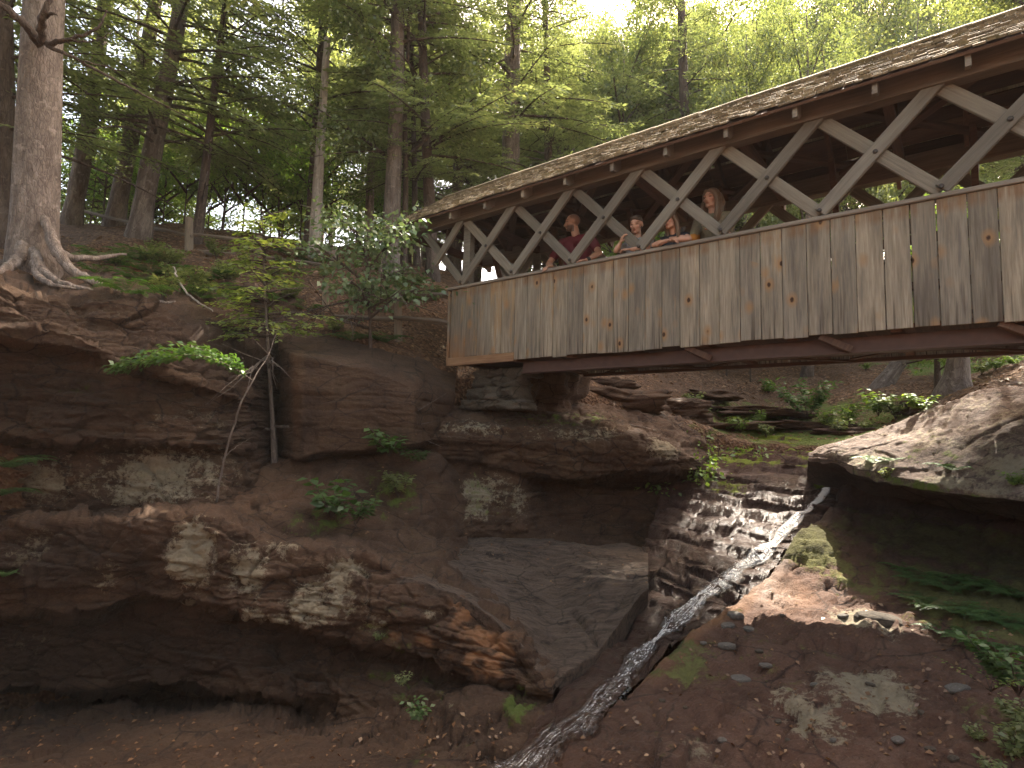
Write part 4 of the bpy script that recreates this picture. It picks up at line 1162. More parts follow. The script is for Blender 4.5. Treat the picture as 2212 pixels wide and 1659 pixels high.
def leaf_quads(c, d, n, L, Wd, fold=0.15):
    """arrays of leaves as folded 4-vertex blades"""
    d = d/(np.linalg.norm(d, axis=1)[:, None]+1e-9)
    s = np.cross(d, n); s /= np.linalg.norm(s, axis=1)[:, None]+1e-9
    u = np.cross(s, d)
    L = np.broadcast_to(L, len(c))[:, None]; Wd = np.broadcast_to(Wd, len(c))[:, None]
    v = np.stack([c, c+d*L*0.45+s*Wd/2+u*Wd*fold, c+d*L-u*Wd*fold*0.6, c+d*L*0.45-s*Wd/2+u*Wd*fold], 1)
    f = np.arange(len(c)*4).reshape(-1, 4)
    return v.reshape(-1, 3), f

class Crown:
    def __init__(self): self.v = []; self.f = []; self.r = []; self.n = 0; self.wood = MB()
    def leaves(self, c, d, n, L, Wd, fold=0.15, rnd=None):
        if len(c) == 0: return
        v, f = leaf_quads(c, d, n, L, Wd, fold)
        self.v.append(v); self.f.append(f+self.n); self.n += len(v)
        r = rng.random(len(c)) if rnd is None else rnd
        self.r.append(np.repeat(r, 4))
    def mesh(self, name, leafm, woodm):
        lv = np.concatenate(self.v); lf = np.concatenate(self.f); lr = np.concatenate(self.r)
        nl = len(lf)
        wv = np.concatenate(self.wood.v) if self.wood.v else np.zeros((0, 3))
        wf = [q for q in self.wood.f if len(q) == 4]
        faces = np.concatenate([lf, np.array(wf, int)+len(lv)]) if wf else lf
        verts = np.concatenate([lv, wv])
        mi = np.concatenate([np.zeros(nl, int), np.ones(len(faces)-nl, int)])
        return mesh_np(name, verts, faces, [leafm, woodm], mi, False, {'rnd': np.concatenate([lr, np.zeros(len(wv))])})

def hemlock_crown(seed, h0, h1, Lmax, nb, nodead=False, sp=0.115, wd=0.05, lowfade=1.0):
    global rng
    rng = np.random.default_rng(seed)
    cr = Crown()
    for i in range(nb):
        t = (i+rng.random())/nb
        z = h0+(h1-h0)*t**1.15
        L = Lmax*(1-0.75*t)*(0.65+0.5*rng.random())
        az = rng.uniform(0, 2*math.pi)
        dirh = np.array([math.cos(az), math.sin(az), 0.0]); side = np.array([-dirh[1], dirh[0], 0])
        up = rng.uniform(-0.05, 0.30)+0.25*t; droop = rng.uniform(0.10, 0.22)
        curve = rng.uniform(-0.15, 0.15)
        def pt(q):
            q = np.asarray(q, float)[..., None]
            return np.array([0, 0, z])+dirh*q*L+side*curve*q*q*L+np.array([0, 0, 1.0])*(up*q*L-droop*L*q*q*1.2)
        qs = np.linspace(0, 1, 7)
        cr.wood.tube(pt(qs), np.linspace(0.008+0.010*L, 0.004, 7), 4, 1, cap=False)
        if rng.random() < 0.10: continue                        # bare dead branch
        nt_ = int(11*L)+4
        q0 = 0.12+0.2*rng.random()
        for k in range(nt_):
            q = q0+(1-q0)*(k+rng.random())/nt_
            sg = 1 if k % 2 else -1
            tl = (0.12+0.50*L*(1.05-q)*0.62)*rng.uniform(0.6, 1.15)
            b = pt(q)
            ang = math.radians(rng.uniform(38, 68))
            dv = dirh*math.cos(ang)+side*sg*math.sin(ang)+np.array([0, 0, rng.uniform(-0.28, 0.05)])
            nl = max(3, int(tl/0.040))
            s = (np.arange(nl)+rng.random(nl)*0.6)/nl
            base = b+dv*(s*tl)[:, None]+np.array([0, 0, -1.0])*(0.12*tl*s*s)[:, None]
            sd_ = np.cross(dv, [0, 0, 1.0]); sd_ /= np.linalg.norm(sd_)
            alt = np.where(np.arange(nl) % 2, 1, -1)[:, None]
            ld = dv*0.75+sd_*alt*rng.uniform(0.4, 0.9, (nl, 1))+np.array([0, 0, 1.0])*rng.uniform(-0.35, 0.15, (nl, 1))
            nn = np.array([0, 0, 1.0])+rng.normal(0, 0.35, (nl, 3))
            cr.leaves(base, ld, nn, sp*rng.uniform(0.7, 1.2, nl), wd*rng.uniform(0.7, 1.2, nl), 0.1)
    return cr

def broad_crown(seed, h0, h1, R, nl1=9, nl2=5, nl3=5, per=26, leaf=0.095, spread=0.38, flat=0.45, rise=0.55):
    global rng
    rng = np.random.default_rng(seed)
    cr = Crown()
    for i in range(nl1):
        t = (i+rng.random())/nl1
        z = h0+(h1-h0)*0.75*t
        az = i*2.4+rng.uniform(-0.5, 0.5)
        L1 = R*(1.0-0.45*t)*rng.uniform(0.75, 1.1)
        d1 = np.array([math.cos(az), math.sin(az), rise*rng.uniform(0.6, 1.4)+0.5*t])
        p0 = np.array([0, 0, z]); p1 = p0+d1*L1
        mid = (p0+p1)/2+np.array([0, 0, 0.08*L1])+rng.normal(0, 0.05*L1, 3)
        qs = np.linspace(0, 1, 6)[:, None]
        lim = (1-qs)**2*p0+2*qs*(1-qs)*mid+qs*qs*p1
        cr.wood.tube(lim, np.linspace(0.012+0.018*L1, 0.008, 6), 5, 1, cap=False)
        for j in range(nl2):
            q = 0.30+0.70*(j+rng.random()*0.8)/nl2
            b = (1-q)**2*p0+2*q*(1-q)*mid+q*q*p1
            d2 = d1*0.5+rng.normal(0, 0.62, 3)*np.array([1, 1, 0.6]); L2 = L1*0.42*rng.uniform(0.6, 1.2)
            e = b+d2*L2
            cr.wood.tube([b, (b+e)/2+rng.normal(0, 0.03, 3), e], [0.012, 0.008, 0.004], 4, 1, cap=False)
            for k in range(nl3):
                q2 = 0.25+0.75*(k+rng.random())/nl3
                c = b+(e-b)*q2+rng.normal(0, 0.16, 3)*L2
                n_ = int(per*rng.uniform(0.5, 1.4))
                off = rng.normal(0, 1, (n_, 3))*np.array([1, 1, flat])*spread*0.55
                pos = c+off
                ld = off*1.2+rng.normal(0, 0.25, (n_, 3))+np.array([0, 0, -0.18])
                nn = np.array([0, 0, 1.0])+rng.normal(0, 0.45, (n_, 3))
                s = leaf*rng.uniform(0.65, 1.3, n_)
                cr.leaves(pos, ld, nn, s, s*0.68, 0.14)
    return cr

CROWN = {}
for i in range(3):
    CROWN['hem%d' % i] = hemlock_crown(100+i, 1.6+0.5*i, 12.5, 2.8, 95).mesh('crown', M['hemlock'], M['bark_dark'])
for i in range(2):
    CROWN['pine%d' % i] = hemlock_crown(120+i, 4.2, 15, 3.1, 62, sp=0.14, wd=0.05).mesh('crown', M['hemlock'], M['bark_dark'])
for i in range(3):
    CROWN['map%d' % i] = broad_crown(140+i, 2.2+.4*i, 10, 3.0, 12, 6, 6, 38, 0.105).mesh('crown', M['maple'], M['bark_dark'])
for i in range(2):
    CROWN['low%d' % i] = broad_crown(160+i, 0.5, 3.0, 1.2, 9, 4, 4, 18, 0.085, 0.26, 0.4, 0.6).mesh('crown', M['pale_leaf'], M['bark_dark'])
CROWN['lowhem'] = hemlock_crown(171, 0.3, 3.4, 1.25, 44, sp=0.085, wd=0.035).mesh('crown', M['hemlock'], M['bark_dark'])

def trunk_mesh(seed, r0, H, mat, bend=0.03, flare=0.35, top=0.12, stubs=8, cut=False, curve=0.0, dead=0, n=14):
    global rng
    rng = np.random.default_rng(seed)
    mb = MB(); k = 26
    z = np.concatenate([np.linspace(-0.5, 0.8, 6), np.linspace(1.1, H, k-6)])
    a, b = rng.uniform(0, 6.28, 2)
    px_ = bend*np.sin(z*0.5+a)*np.clip(z, 0, 2)/2+curve*(np.clip(z, 0, H)/H)**2*H; py_ = bend*np.sin(z*0.43+b)*np.clip(z, 0, 2)/2
    rad = r0*((1-(1-top)*np.clip(z/H, 0, 1)**0.9)+flare*np.exp(-np.clip(z+0.1, 0, 9)/0.28))*(1+0.03*rng.normal(0, 1, k))
    P = np.stack([px_, py_, z], 1)
    mb.tube(P, rad, n, 0, 0, True, 0.05)
    for i in range(stubs+dead):
        q = rng.uniform(0.06, 0.5) if i >= stubs else rng.uniform(0.08, 0.8)
        zz = q*H
        c = np.array([np.interp(zz, z, px_), np.interp(zz, z, py_), zz]); az = rng.uniform(0, 6.28)
        L = rng.uniform(0.15, 0.5) if i < stubs else rng.uniform(0.8, 2.0)
        d = np.array([math.cos(az), math.sin(az), rng.uniform(-0.25, 0.35)])
        rr = 0.12*r0 if i < stubs else 0.016
        pts = [c, c+d*L*0.35, c+d*L*0.7+np.array([0, 0, rng.uniform(-.08, .08)]), c+d*L+np.array([0, 0, rng.uniform(-0.15, 0.1)*L])]
        mb.tube(pts, [rr+.004, rr*0.8, rr*0.6, 0.003], 5, 0)
        if i >= stubs:
            for _ in range(5):
                s = rng.uniform(0.3, 0.9); bb = c+d*L*s; d2 = d*0.6+rng.normal(0, 0.5, 3)
                mb.tube([bb, bb+d2*0.25*L, bb+d2*0.42*L+rng.normal(0, .04, 3)], [0.007, 0.005, 0.002], 4, 0)
    return mb.mesh('trunk', [mat])

def gz(x, y): return float(ground_z(np.array([x]), np.array([y]), True)[0])

def tree(name, base, aim, r0, H, bark, crown, label, cat='tree', group=None, seed=0, cs=1.0, cz=None, trunk=None, onground=True, **kw):
    """base/top: world points of the trunk axis"""
    base = np.array(base, float)
    e = empty(name, base, label, cat, group)
    d = Vector(np.array(aim, float)-base)
    q = Vector((0, 0, 1)).rotation_difference(d.normalized())
    e.rotation_mode = 'QUATERNION'; e.rotation_quaternion = q
    tm = trunk if trunk is not None else trunk_mesh(seed, r0, H, bark, **kw)
    link('trunk', tm, e)
    if crown:
        c = link('crown', CROWN[crown], e)
        s = cs if isinstance(cs, tuple) else (cs, cs, cs if cz is None else cz)
        c.matrix_local = Matrix.Rotation(random.uniform(0, 6.28), 4, 'Z') @ Matrix.Diagonal((*s, 1))
    return e

def tr(name, pb, Z, pt, wpx, H, bark, crown, label, **kw):
    b = at(pb[0], pb[1], Z); t = at(pt[0], pt[1], Z)
    zg = gz(b[0], b[1])
    d = (t-b)/max(t[2]-b[2], 0.1)
    if kw.pop('settle', True):
        b = b+d*(zg-b[2])
    return tree(name, b, b+d*5, wpx/2/FPX*Z, H, bark, crown, label, **kw)

# the big pale tree on the cliff edge with its roots and dead branches
t1b = at(72, 560, 6.9)
T1 = tr('pine_tree', (72, 570), 6.9, (95, 20), 88, 17, M['bark_pale'], 'pine0', 'large pale trunked tree rooted on the cliff edge at the far left', seed=1, flare=0.22, stubs=5, n=22, cs=1.1, bend=0.02)
mb = MB()
def px_tube(mb, pts, rad, n=7, jitter=0.08):
    P = [at(*p) for p in pts]
    # resample smooth
    P = np.array(P); k = len(P); q = np.linspace(0, k-1, k*5)
    S = np.stack([np.interp(q, np.arange(k), P[:, i]) for i in range(3)], 1)
    for _ in range(3): S[1:-1] = 0.5*S[1:-1]+0.25*(S[:-2]+S[2:])
    S += rng.normal(0, 0.006, S.shape)
    mb.tube(S, np.interp(q, np.arange(k), rad), n, 0, 0, True, jitter)
T1.rotation_mode = 'QUATERNION'
bpy.context.view_layer.update()
inv = T1.matrix_world.inverted()
def part_px(name, parent, mat, tubes):
    mb = MB()
    for pts, rad in tubes: px_tube(mb, pts, rad)
    me = mb.mesh(name, [mat])
    bpy.context.view_layer.update()
    o = link(name, me, parent); o.matrix_local = parent.matrix_world.inverted()
    return o
for pts, rad in [
  ([(95, 470, 6.75), (118, 535, 6.6), (150, 582, 6.45), (200, 608, 6.45), (270, 632, 6.5), (350, 655, 6.7), (380, 652, 6.8)], [0.05, 0.065, 0.055, 0.042, 0.03, 0.018, 0.008]),
  ([(70, 540, 6.6), (90, 585, 6.4), (130, 612, 6.25), (220, 634, 6.35), (290, 655, 6.4)], [0.05, 0.052, 0.036, 0.024, 0.010]),
  ([(50, 530, 6.7), (35, 570, 6.5), (0, 590, 6.2), (-80, 600, 5.9)], [0.07, 0.065, 0.045, 0.02]),
  ([(110, 540, 6.7), (160, 560, 6.9), (230, 556, 7.4), (270, 548, 7.8)], [0.055, 0.042, 0.032, 0.014]),
  ([(80, 560, 6.55), (75, 592, 6.35), (110, 616, 6.1), (160, 622, 6.1)], [0.06, 0.042, 0.028, 0.010])]:
    part_px('root', T1, M['bark_pale'], [(pts, rad)])
for tubes in [
  [([(85, 95, 6.7), (60, 60, 6.5), (30, 30, 6.4), (-30, -10, 6.3)], [0.05, 0.045, 0.04, 0.03])],
  [([(92, 92, 6.6), (88, 50, 6.4), (100, 20, 6.3), (118, -30, 6.3)], [0.045, 0.04, 0.03, 0.02]), ([(96, 40, 6.4), (112, 28, 6.3), (125, 32, 6.3)], [0.02, 0.015, 0.006])],
  [([(100, 95, 6.6), (150, 85, 6.5), (215, 62, 6.5), (230, 20, 6.5)], [0.03, 0.024, 0.014, 0.008]), ([(150, 85, 6.5), (190, 92, 6.5), (240, 75, 6.5)], [0.014, 0.01, 0.004])],
  [([(105, 100, 6.6), (170, 130, 6.6), (260, 180, 6.8), (330, 215, 7.0), (420, 260, 7.2)], [0.024, 0.018, 0.014, 0.01, 0.004]), ([(170, 130, 6.6), (230, 145, 6.6), (290, 160, 6.7)], [0.01, 0.007, 0.003])]]:
    part_px('dead_branch', T1, M['bark_dark'], tubes)

tr('hemlock_tree', (5, 545), 9.0, (10, 100), 40, 15, M['bark_dark'], 'hem0', 'dark trunk at the left picture edge behind the large pale tree', seed=2)
tr('hemlock_tree', (150, 512), 12.0, (192, 235), 36, 15, M['bark'], 'hem1', 'grey trunk first to the right of the large pale tree', seed=3, cs=1.05)
tr('hemlock_tree', (243, 510), 12.6, (275, 335), 36, 15, M['bark'], 'hem2', 'brown trunk left one of the close pair by the split rail fence', seed=4)
tr('hemlock_tree', (297, 530), 11.0, (335, 310), 42, 15, M['bark'], 'hem0', 'thicker grey trunk right one of the close pair by the rail fence', seed=5, cs=1.1)
tr('hemlock_tree', (422, 545), 11.2, (470, 170), 20, 12, M['bark_dark'], 'hem1', 'thin dark trunk beside the fence post on the hillside', seed=6, cs=0.85, dead=5)
tr('dead_snag', (681, 520), 12.0, (708, 65), 27, 4.55, M['bark_dead'], None, 'bleached dead standing trunk with a broken top', seed=7, top=0.5, stubs=4, flare=0.1, bend=0.015)
tr('hemlock_tree', (668, 525), 13.2, (690, 200), 26, 15, M['bark_dark'], 'hem2', 'dark trunk directly behind the bleached dead snag', seed=8)
tr('hemlock_tree', (797, 520), 14.0, (808, 50), 20, 14, M['bark_pale'], 'pine1', 'slender pale brown trunk left of the thick straight grey trunk', seed=9, cs=0.9)
tr('pine_tree', (842, 560), 12.0, (857, 60), 40, 17, M['bark'], 'pine0', 'thick straight grey trunk just left of the bridge roof end', seed=10, cs=1.0)
tr('maple_tree', (872, 580), 12.4, (880, 150), 15, 10, M['bark_dark'], 'map0', 'thin curved dark stem leaning beside the thick straight grey trunk', seed=11, cs=0.8, curve=-0.05)
tr('pine_tree', (1098, 560), 14.5, (1113, 0), 50, 19, M['bark'], 'pine1', 'tall thick trunk rising behind the middle of the bridge roof', seed=12, cs=1.0, dead=8)
tr('hemlock_tree', (1186, 600), 15.0, (1180, 200), 24, 14, M['bark_dark'], 'hem0', 'dark bushy conifer right of the tall thick trunk behind the roof', seed=13, dead=6)
tr('pine_tree', (1480, 500), 18.0, (1474, 0), 34, 19, M['bark_dark'], 'pine0', 'dark trunk showing at the top edge above the woman', seed=14, cs=1.0)
tr('maple_tree', (1838, 500), 17.0, (1790, 20), 13, 10, M['bark_dark'], 'map1', 'sunlit leafy tree with a thin forked dark stem above the bridge roof', seed=15, cs=(0.95, 0.95, 0.72), curve=-0.04)
tr('maple_tree', (1930, 500), 19.0, (1985, 30), 11, 11, M['bark'], 'map2', 'thin leaning leafy tree right of the forked dark stem', seed=16, cs=(0.95, 0.95, 0.75))
tr('hemlock_tree', (903, 640), 13.0, (898, 480), 15, 11, M['bark_dark'], 'hem1', 'slim dark trunk seen left of the bridge portal brace', seed=17, cs=0.8)
tr('hemlock_tree', (936, 640), 12.6, (930, 480), 27, 15, M['bark_dark'], 'hem2', 'dark trunk seen through the open bridge portal', seed=18)
tr('maple_tree', (2062, 845), 9.6, (2070, 770), 40, 5.2, M['bark'], 'low0', 'flared trunk with spreading roots under the bridge beside the boulder', seed=19, flare=1.3, cs=1.0)
tr('maple_tree', (1905, 835), 12.0, (1955, 765), 34, 5.0, M['bark'], 'low1', 'leaning trunk under the bridge left of the flared rooted trunk', seed=20, cs=0.9)
tr('maple_tree', (1742, 822), 14.0, (1748, 770), 24, 6.0, M['bark_dark'], 'low0', 'straight trunk on the slope under the bridge behind the grey green bush', seed=21, cs=0.9)
tr('maple_tree', (2026, 850), 10.6, (2024, 770), 12, 5.0, M['bark_dark'], 'low1', 'pole thin stem under the bridge between the two leaning trunks', seed=22, cs=0.6)

# further forest: individually placed, sharing a few trunk and crown shapes
TRK = [trunk_mesh(300+i, 0.10+0.035*i, 9.6, [M['bark'], M['bark_dark'], M['bark_pale'], M['bark_dark']][i], dead=4) for i in range(4)]
random.seed(21)
# places the photograph shows in sunshine: trees standing between them and the sun stay lower than the ray
_rays = [(at(x, y, Z)) for x, y, Z in [(1640, 1270, 5.9), (1700, 1290, 5.75), (1660, 1230, 6.1), (1600, 950, 9.6), (1720, 955, 9.5), (1560, 1050, 8.6), (2150, 790, 12.5), (2210, 780, 12.2), (1450, 270, 7.2), (1700, 200, 6.6), (1950, 120, 6.0), (2150, 70, 5.6), (1200, 370, 8.4)]]
def sun_limit(x, y, r):
    lim = 99.0
    for p in _rays:
        h = sdir[:2]/np.linalg.norm(sdir[:2]); v = np.array([x, y])-p[:2]
        t = v @ h
        if t < 0.5: continue
        d = abs(v[0]*h[1]-v[1]*h[0])
        if d < r: lim = min(lim, p[2]+(t-0.5*r)*math.tan(SUN_EL))
    return lim
placed = []
def far_tree(x, y, kinds, cs, label, grp, nm, cat='tree'):
    z = gz(x, y)
    k = random.choice(kinds)
    lean = np.array([random.uniform(-0.05, 0.05), random.uniform(-0.05, 0.05), 1.0])
    s = cs*random.uniform(0.85, 1.15)
    top = {'map': 10.5, 'hem': 12.5, 'pin': 15.0}[k[:3]]
    sz = s
    if cs < 1.3 and y > 10 and x*y > -1e9:                       # crowns reach about the same height in the view, whatever the distance
        want = 0.78*random.uniform(0.88, 1.06)*math.hypot(x, y)
        sz = (min(want, sun_limit(x, y, 2.0*s)+1.2)-z)/top
        if sz < 0.35: return None
    e = tree(nm, (x, y, z-0.05), np.array([x, y, z])+lean, 0, 0, None, k, label, cat, grp, trunk=random.choice(TRK), cs=(s, s, sz))
    tk = [c for c in e.children if c.name.startswith('trunk')][0]
    tk.scale = (s, s, sz*top/10.6)
    return e
def scatter(n, xr, yr, kinds, cs, label, grp, nm, mind=1.5, ok=None):
    c = 0; tries = 0
    while c < n and tries < 4000:
        tries += 1
        x = random.uniform(*xr); y = random.uniform(*yr)
        if any((x-a)**2+(y-b)**2 < mind*mind for a, b in placed): continue
        if ok and not ok(x, y): continue
        placed.append((x, y)); c += far_tree(x, y, kinds, cs, label, grp, nm) is not None
behind = lambda x, y: (np.array([x, y])-BO[:2]) @ N_AX[:2] > 5.0 and y > 12.5
scatter(9, (-16, 2), (14.5, 20), ['hem0', 'hem1', 'hem2', 'map0', 'pine1'], 1.0, 'green forest tree on the hillside left behind the row of near trunks', 'hillside forest trees', 'forest_tree', 1.5, behind)
scatter(24, (3.5, 24), (17.5, 28), ['map0', 'map1', 'map2', 'map0', 'hem0'], 1.1, 'sunlit leafy forest tree beyond the bridge roof', 'forest trees beyond the bridge', 'leafy_tree', 1.6, behind)
scatter(14, (-26, 30), (27, 40), ['map1', 'map2', 'hem1', 'pine0'], 1.25, 'far forest tree closing the view at the back of the hillside', 'far forest trees', 'far_tree', 2.2, behind)
random.seed(62)
for px, Z in [(1245, 19), (1300, 22), (1345, 18.5), (1400, 21), (1440, 24), (1500, 20), (1545, 23), (1600, 19.5), (1650, 25), (1720, 21), (1275, 25), (1320, 27), (1375, 24), (1480, 26)]:
    p = at(px, 700, Z); far_tree(p[0], p[1], ['map0', 'map1', 'map2'], 1.0, 'sunlit leafy forest tree beyond the bridge roof', 'forest trees beyond the bridge', 'leafy_tree')
for i in range(26):
    px = 1150+i*50+random.uniform(-20, 20); p = at(px, 600, random.uniform(29, 41))
    far_tree(p[0], p[1], ['map0', 'map1', 'map2'], 1.29, 'far forest tree closing the view at the back of the hillside', 'far forest trees', 'far_tree')
for (x, y, lift, lab) in [(13.4, 14.4, 4.0, 'added leafy tree at the right picture edge shading the big boulder'), (11.6, 12.2, 3.6, 'slim leafy tree just outside the right picture edge by the sunny slope')]:  # the boulder tree is added to keep sun off the boulder
    zz = gz(x, y)
    e = tree('leafy_tree', (x, y, zz-0.05), (x+0.05, y, zz+1), 0, 0, None, 'map1', lab, 'tree', None, trunk=TRK[0], cs=(0.85, 0.85, 0.8))
    for c in e.children:
        if c.name.startswith('crown'): c.location.z += lift
for (x, y, sx, lab) in [(7.15, 13.9, 0.55, 'added narrow leafy tree close behind the bridge roof shading the slab, right of the tall dark trunk'), (6.3, 15.6, 0.6, 'narrow leafy tree behind the bridge roof left of the other narrow one')]:  # the right hand tree is added to shade the slab and cascade
    zz = gz(x, y)
    e = tree('leafy_tree', (x, y, zz-0.05), (x+0.02, y, zz+1), 0, 0, None, 'map2' if x > 7 else 'map0', lab, 'tree', None, trunk=TRK[0], cs=(sx, sx, 0.98))
p = (3.35, 9.45); zz = gz(*p)  # added sapling that blocks sun from the slab, leaves hidden behind the bridge
e = tree('maple_sapling', (p[0], p[1], zz-0.05), (p[0], p[1], zz+1), 0, 0, None, 'low1', 'added thin stemmed sapling close behind the bridge girder shading the slab', 'tree', None, trunk=trunk_mesh(333, 0.03, 3.2, M['bark_dark'], stubs=0, n=6), cs=(0.95, 0.95, 0.85))
for c in e.children:
    if c.name.startswith('crown'): c.location.z += 0.7
# trees on the banks beside and behind the viewpoint, which shade the gorge
for i, (x, y, k, s) in enumerate([(-7.5, 3.0, 'hem1', 1.1), (-9.5, -1.0, 'map0', 1.2), (-4, -8, 'map1', 1.3), (3, -9, 'hem0', 1.3), (9.5, -4, 'map2', 1.25), (-11, 7.5, 'hem0', 1.0), (12.5, 1, 'map0', 1.0), (-9, -7, 'hem2', 1.3), (0, -13, 'map0', 1.5)]):
    far_tree(x, y, [k], s, 'tree on the gorge bank outside the picture that shades the rocks', 'trees around the viewpoint', 'bank_tree')
# ------------------------------------------------------------------ water
def smooth_path(P, n):
    P = np.array(P, float); k = len(P)
    q = np.linspace(0, k-1, n)
    S = np.stack([np.interp(q, np.arange(k), P[:, i]) for i in range(P.shape[1])], 1)
    for _ in range(max(3, n//k)): S[1:-1] = 0.5*S[1:-1]+0.25*(S[:-2]+S[2:])
    return S
def water_mat():
    mt, nt = new_mat('white_water'); g = NT(nt); o = g.obj()
    u = g.attr('across'); w = g.attr('along')
    cv = g.n('ShaderNodeCombineXYZ'); g.set(cv, 0, g.math('MULTIPLY', u, 9.0)); g.set(cv, 1, g.math('MULTIPLY', w, 1.6))
    st = g.noise(cv.outputs[0], 2.6, 5, 0.7, 0.4)
    br = g.noise(o, 48, 6, 0.8)
    edge = g.math('MULTIPLY', g.math('ABSOLUTE', g.math('SUBTRACT', u, 0.5)), 2.0)
    rag = g.noise(cv.outputs[0], 5.5, 5, 0.7)
    core = g.math('SUBTRACT', g.math('ADD', 0.35, g.math('MULTIPLY', rag, 1.15)), g.math('POWER', edge, 1.3), clamp=True)
    down = g.ramp(g.math('MULTIPLY', w, 0.15), [(0.08, 0.34), (0.30, 0.12), (0.55, 0.04), (0.72, -0.02), (0.95, -0.12)])
    amt = g.math('ADD', g.math('ADD', g.math('MULTIPLY', st, 0.95), g.math('MULTIPLY', br, 0.85)), down)
    foam = g.math('MULTIPLY', g.math('MULTIPLY', g.math('SUBTRACT', amt, 0.92), 4.5, clamp=True), g.math('MULTIPLY', core, 1.6, clamp=True))
    f = g.pbsdf(g.mix(br, (0.55, 0.54, 0.52), (0.85, 0.84, 0.82)), 0.55, g.bump(g.math('ADD', st, br), 0.5, 0.01), 0.4)
    gl = g.n('ShaderNodeBsdfGlossy'); gl.inputs['Roughness'].default_value = 0.22; gl.inputs[0].default_value = (0.8, 0.8, 0.8, 1)
    g.set(gl, 'Normal', g.bump(g.math('ADD', br, st), 0.8, 0.02))
    tr_ = g.n('ShaderNodeBsdfTransparent'); tr_.inputs[0].default_value = (0.80, 0.74, 0.68, 1)
    a = g.n('ShaderNodeMixShader'); g.set(a, 0, g.math('MULTIPLY', core, 0.05, clamp=True)); nt.links.new(tr_.outputs[0], a.inputs[1]); nt.links.new(gl.outputs[0], a.inputs[2])
    b = g.n('ShaderNodeMixShader'); g.set(b, 0, foam); nt.links.new(a.outputs[0], b.inputs[1]); nt.links.new(f.outputs[0], b.inputs[2])
    g.out(b.outputs[0])
    return mt
M['water'] = water_mat()
from mathutils.bvhtree import BVHTree
def bvh_of(*names):
    vs = []; fs = []; n = 0
    for nm in names:
        me = bpy.data.objects[nm].data
        v = np.empty(len(me.vertices)*3, np.float32); me.vertices.foreach_get('co', v)
        vs.append(v.reshape(-1, 3)); fs += [tuple(i+n for i in p.vertices) for p in me.polygons]; n += len(me.vertices)
    return BVHTree.FromPolygons(np.concatenate(vs).tolist(), fs)
BV_BED = bvh_of('stream_bed', 'gorge_floor')
BV_ALL = bvh_of('stream_bed', 'gorge_floor', 'rock_slab', 'lower_cliff', 'boulder', 'soil_slope', 'rock_ledge', 'cliff')
def on_surface(px, py, bv=None):
    d = Vector(at(px, py, 1.0)).normalized()
    h = (bv or BV_ALL).ray_cast(Vector((0, 0, 0)), d)
    return h[0], h[1]
def drop(p, bv, up=0.6):
    h = bv.ray_cast(Vector((p[0], p[1], p[2]+up)), Vector((0, 0, -1)))
    return h[0].z if h[0] is not None else p[2]
wp = []
for px, py, wpx in [(1790, 1062, 15), (1760, 1088, 18), (1725, 1122, 20), (1690, 1158, 22), (1650, 1193, 30), (1605, 1225, 42), (1555, 1265, 46), (1500, 1310, 52), (1450, 1352, 52), (1405, 1395, 50), (1370, 1440, 48), (1335, 1487, 50), (1290, 1535, 70), (1235, 1572, 95), (1180, 1612, 110), (1120, 1670, 120), (1060, 1740, 130)]:
    h, n = on_surface(px-4, py, BV_BED)
    if h is not None: wp.append((h.x, h.y, h.z+0.02, wpx*h.dot(Vector(_F))/FPX))
wp = smooth_path(wp, 170)
NWX = 11
rowsv = []; au = []; al = []; s_ = 0
for i in range(len(wp)):
    T = wp[min(i+1, len(wp)-1)][:3]-wp[max(i-1, 0)][:3]; T[2] = 0; T /= np.linalg.norm(T)+1e-9
    S = np.array([T[1], -T[0], 0.0])
    if i: s_ += np.linalg.norm(wp[i][:3]-wp[i-1][:3])
    for j in range(NWX):
        u = j/(NWX-1)
        p = wp[i][:3]+S*(u-0.5)*wp[i][3]*(1.25+0.35*math.sin(i*0.31)+0.2*math.sin(i*0.83))
        zs = drop(p, BV_BED, 0.12)
        p[2] = max(min(zs+0.012, p[2]+0.05), p[2]-0.10)
        rowsv.append(p); au.append(u); al.append(s_)
Wv = np.array(rowsv).reshape(len(wp), NWX, 3)
for _ in range(6):
    Wv[1:-1] = 0.5*Wv[1:-1]+0.25*(Wv[:-2]+Wv[2:])
    Wv[:, 1:-1, 2] = 0.5*Wv[:, 1:-1, 2]+0.25*(Wv[:, :-2, 2]+Wv[:, 2:, 2])
Wv[..., 2] += 0.006+0.004*fbm(Wv*np.array([9, 9, 9]), 2, 200)
me = mesh_np('water', Wv.reshape(-1, 3), grid_faces(len(wp), NWX)[:, ::-1], [M['water']], None, True, {'across': au, 'along': al})
tag(link('water', me), None, None, None, 'structure')
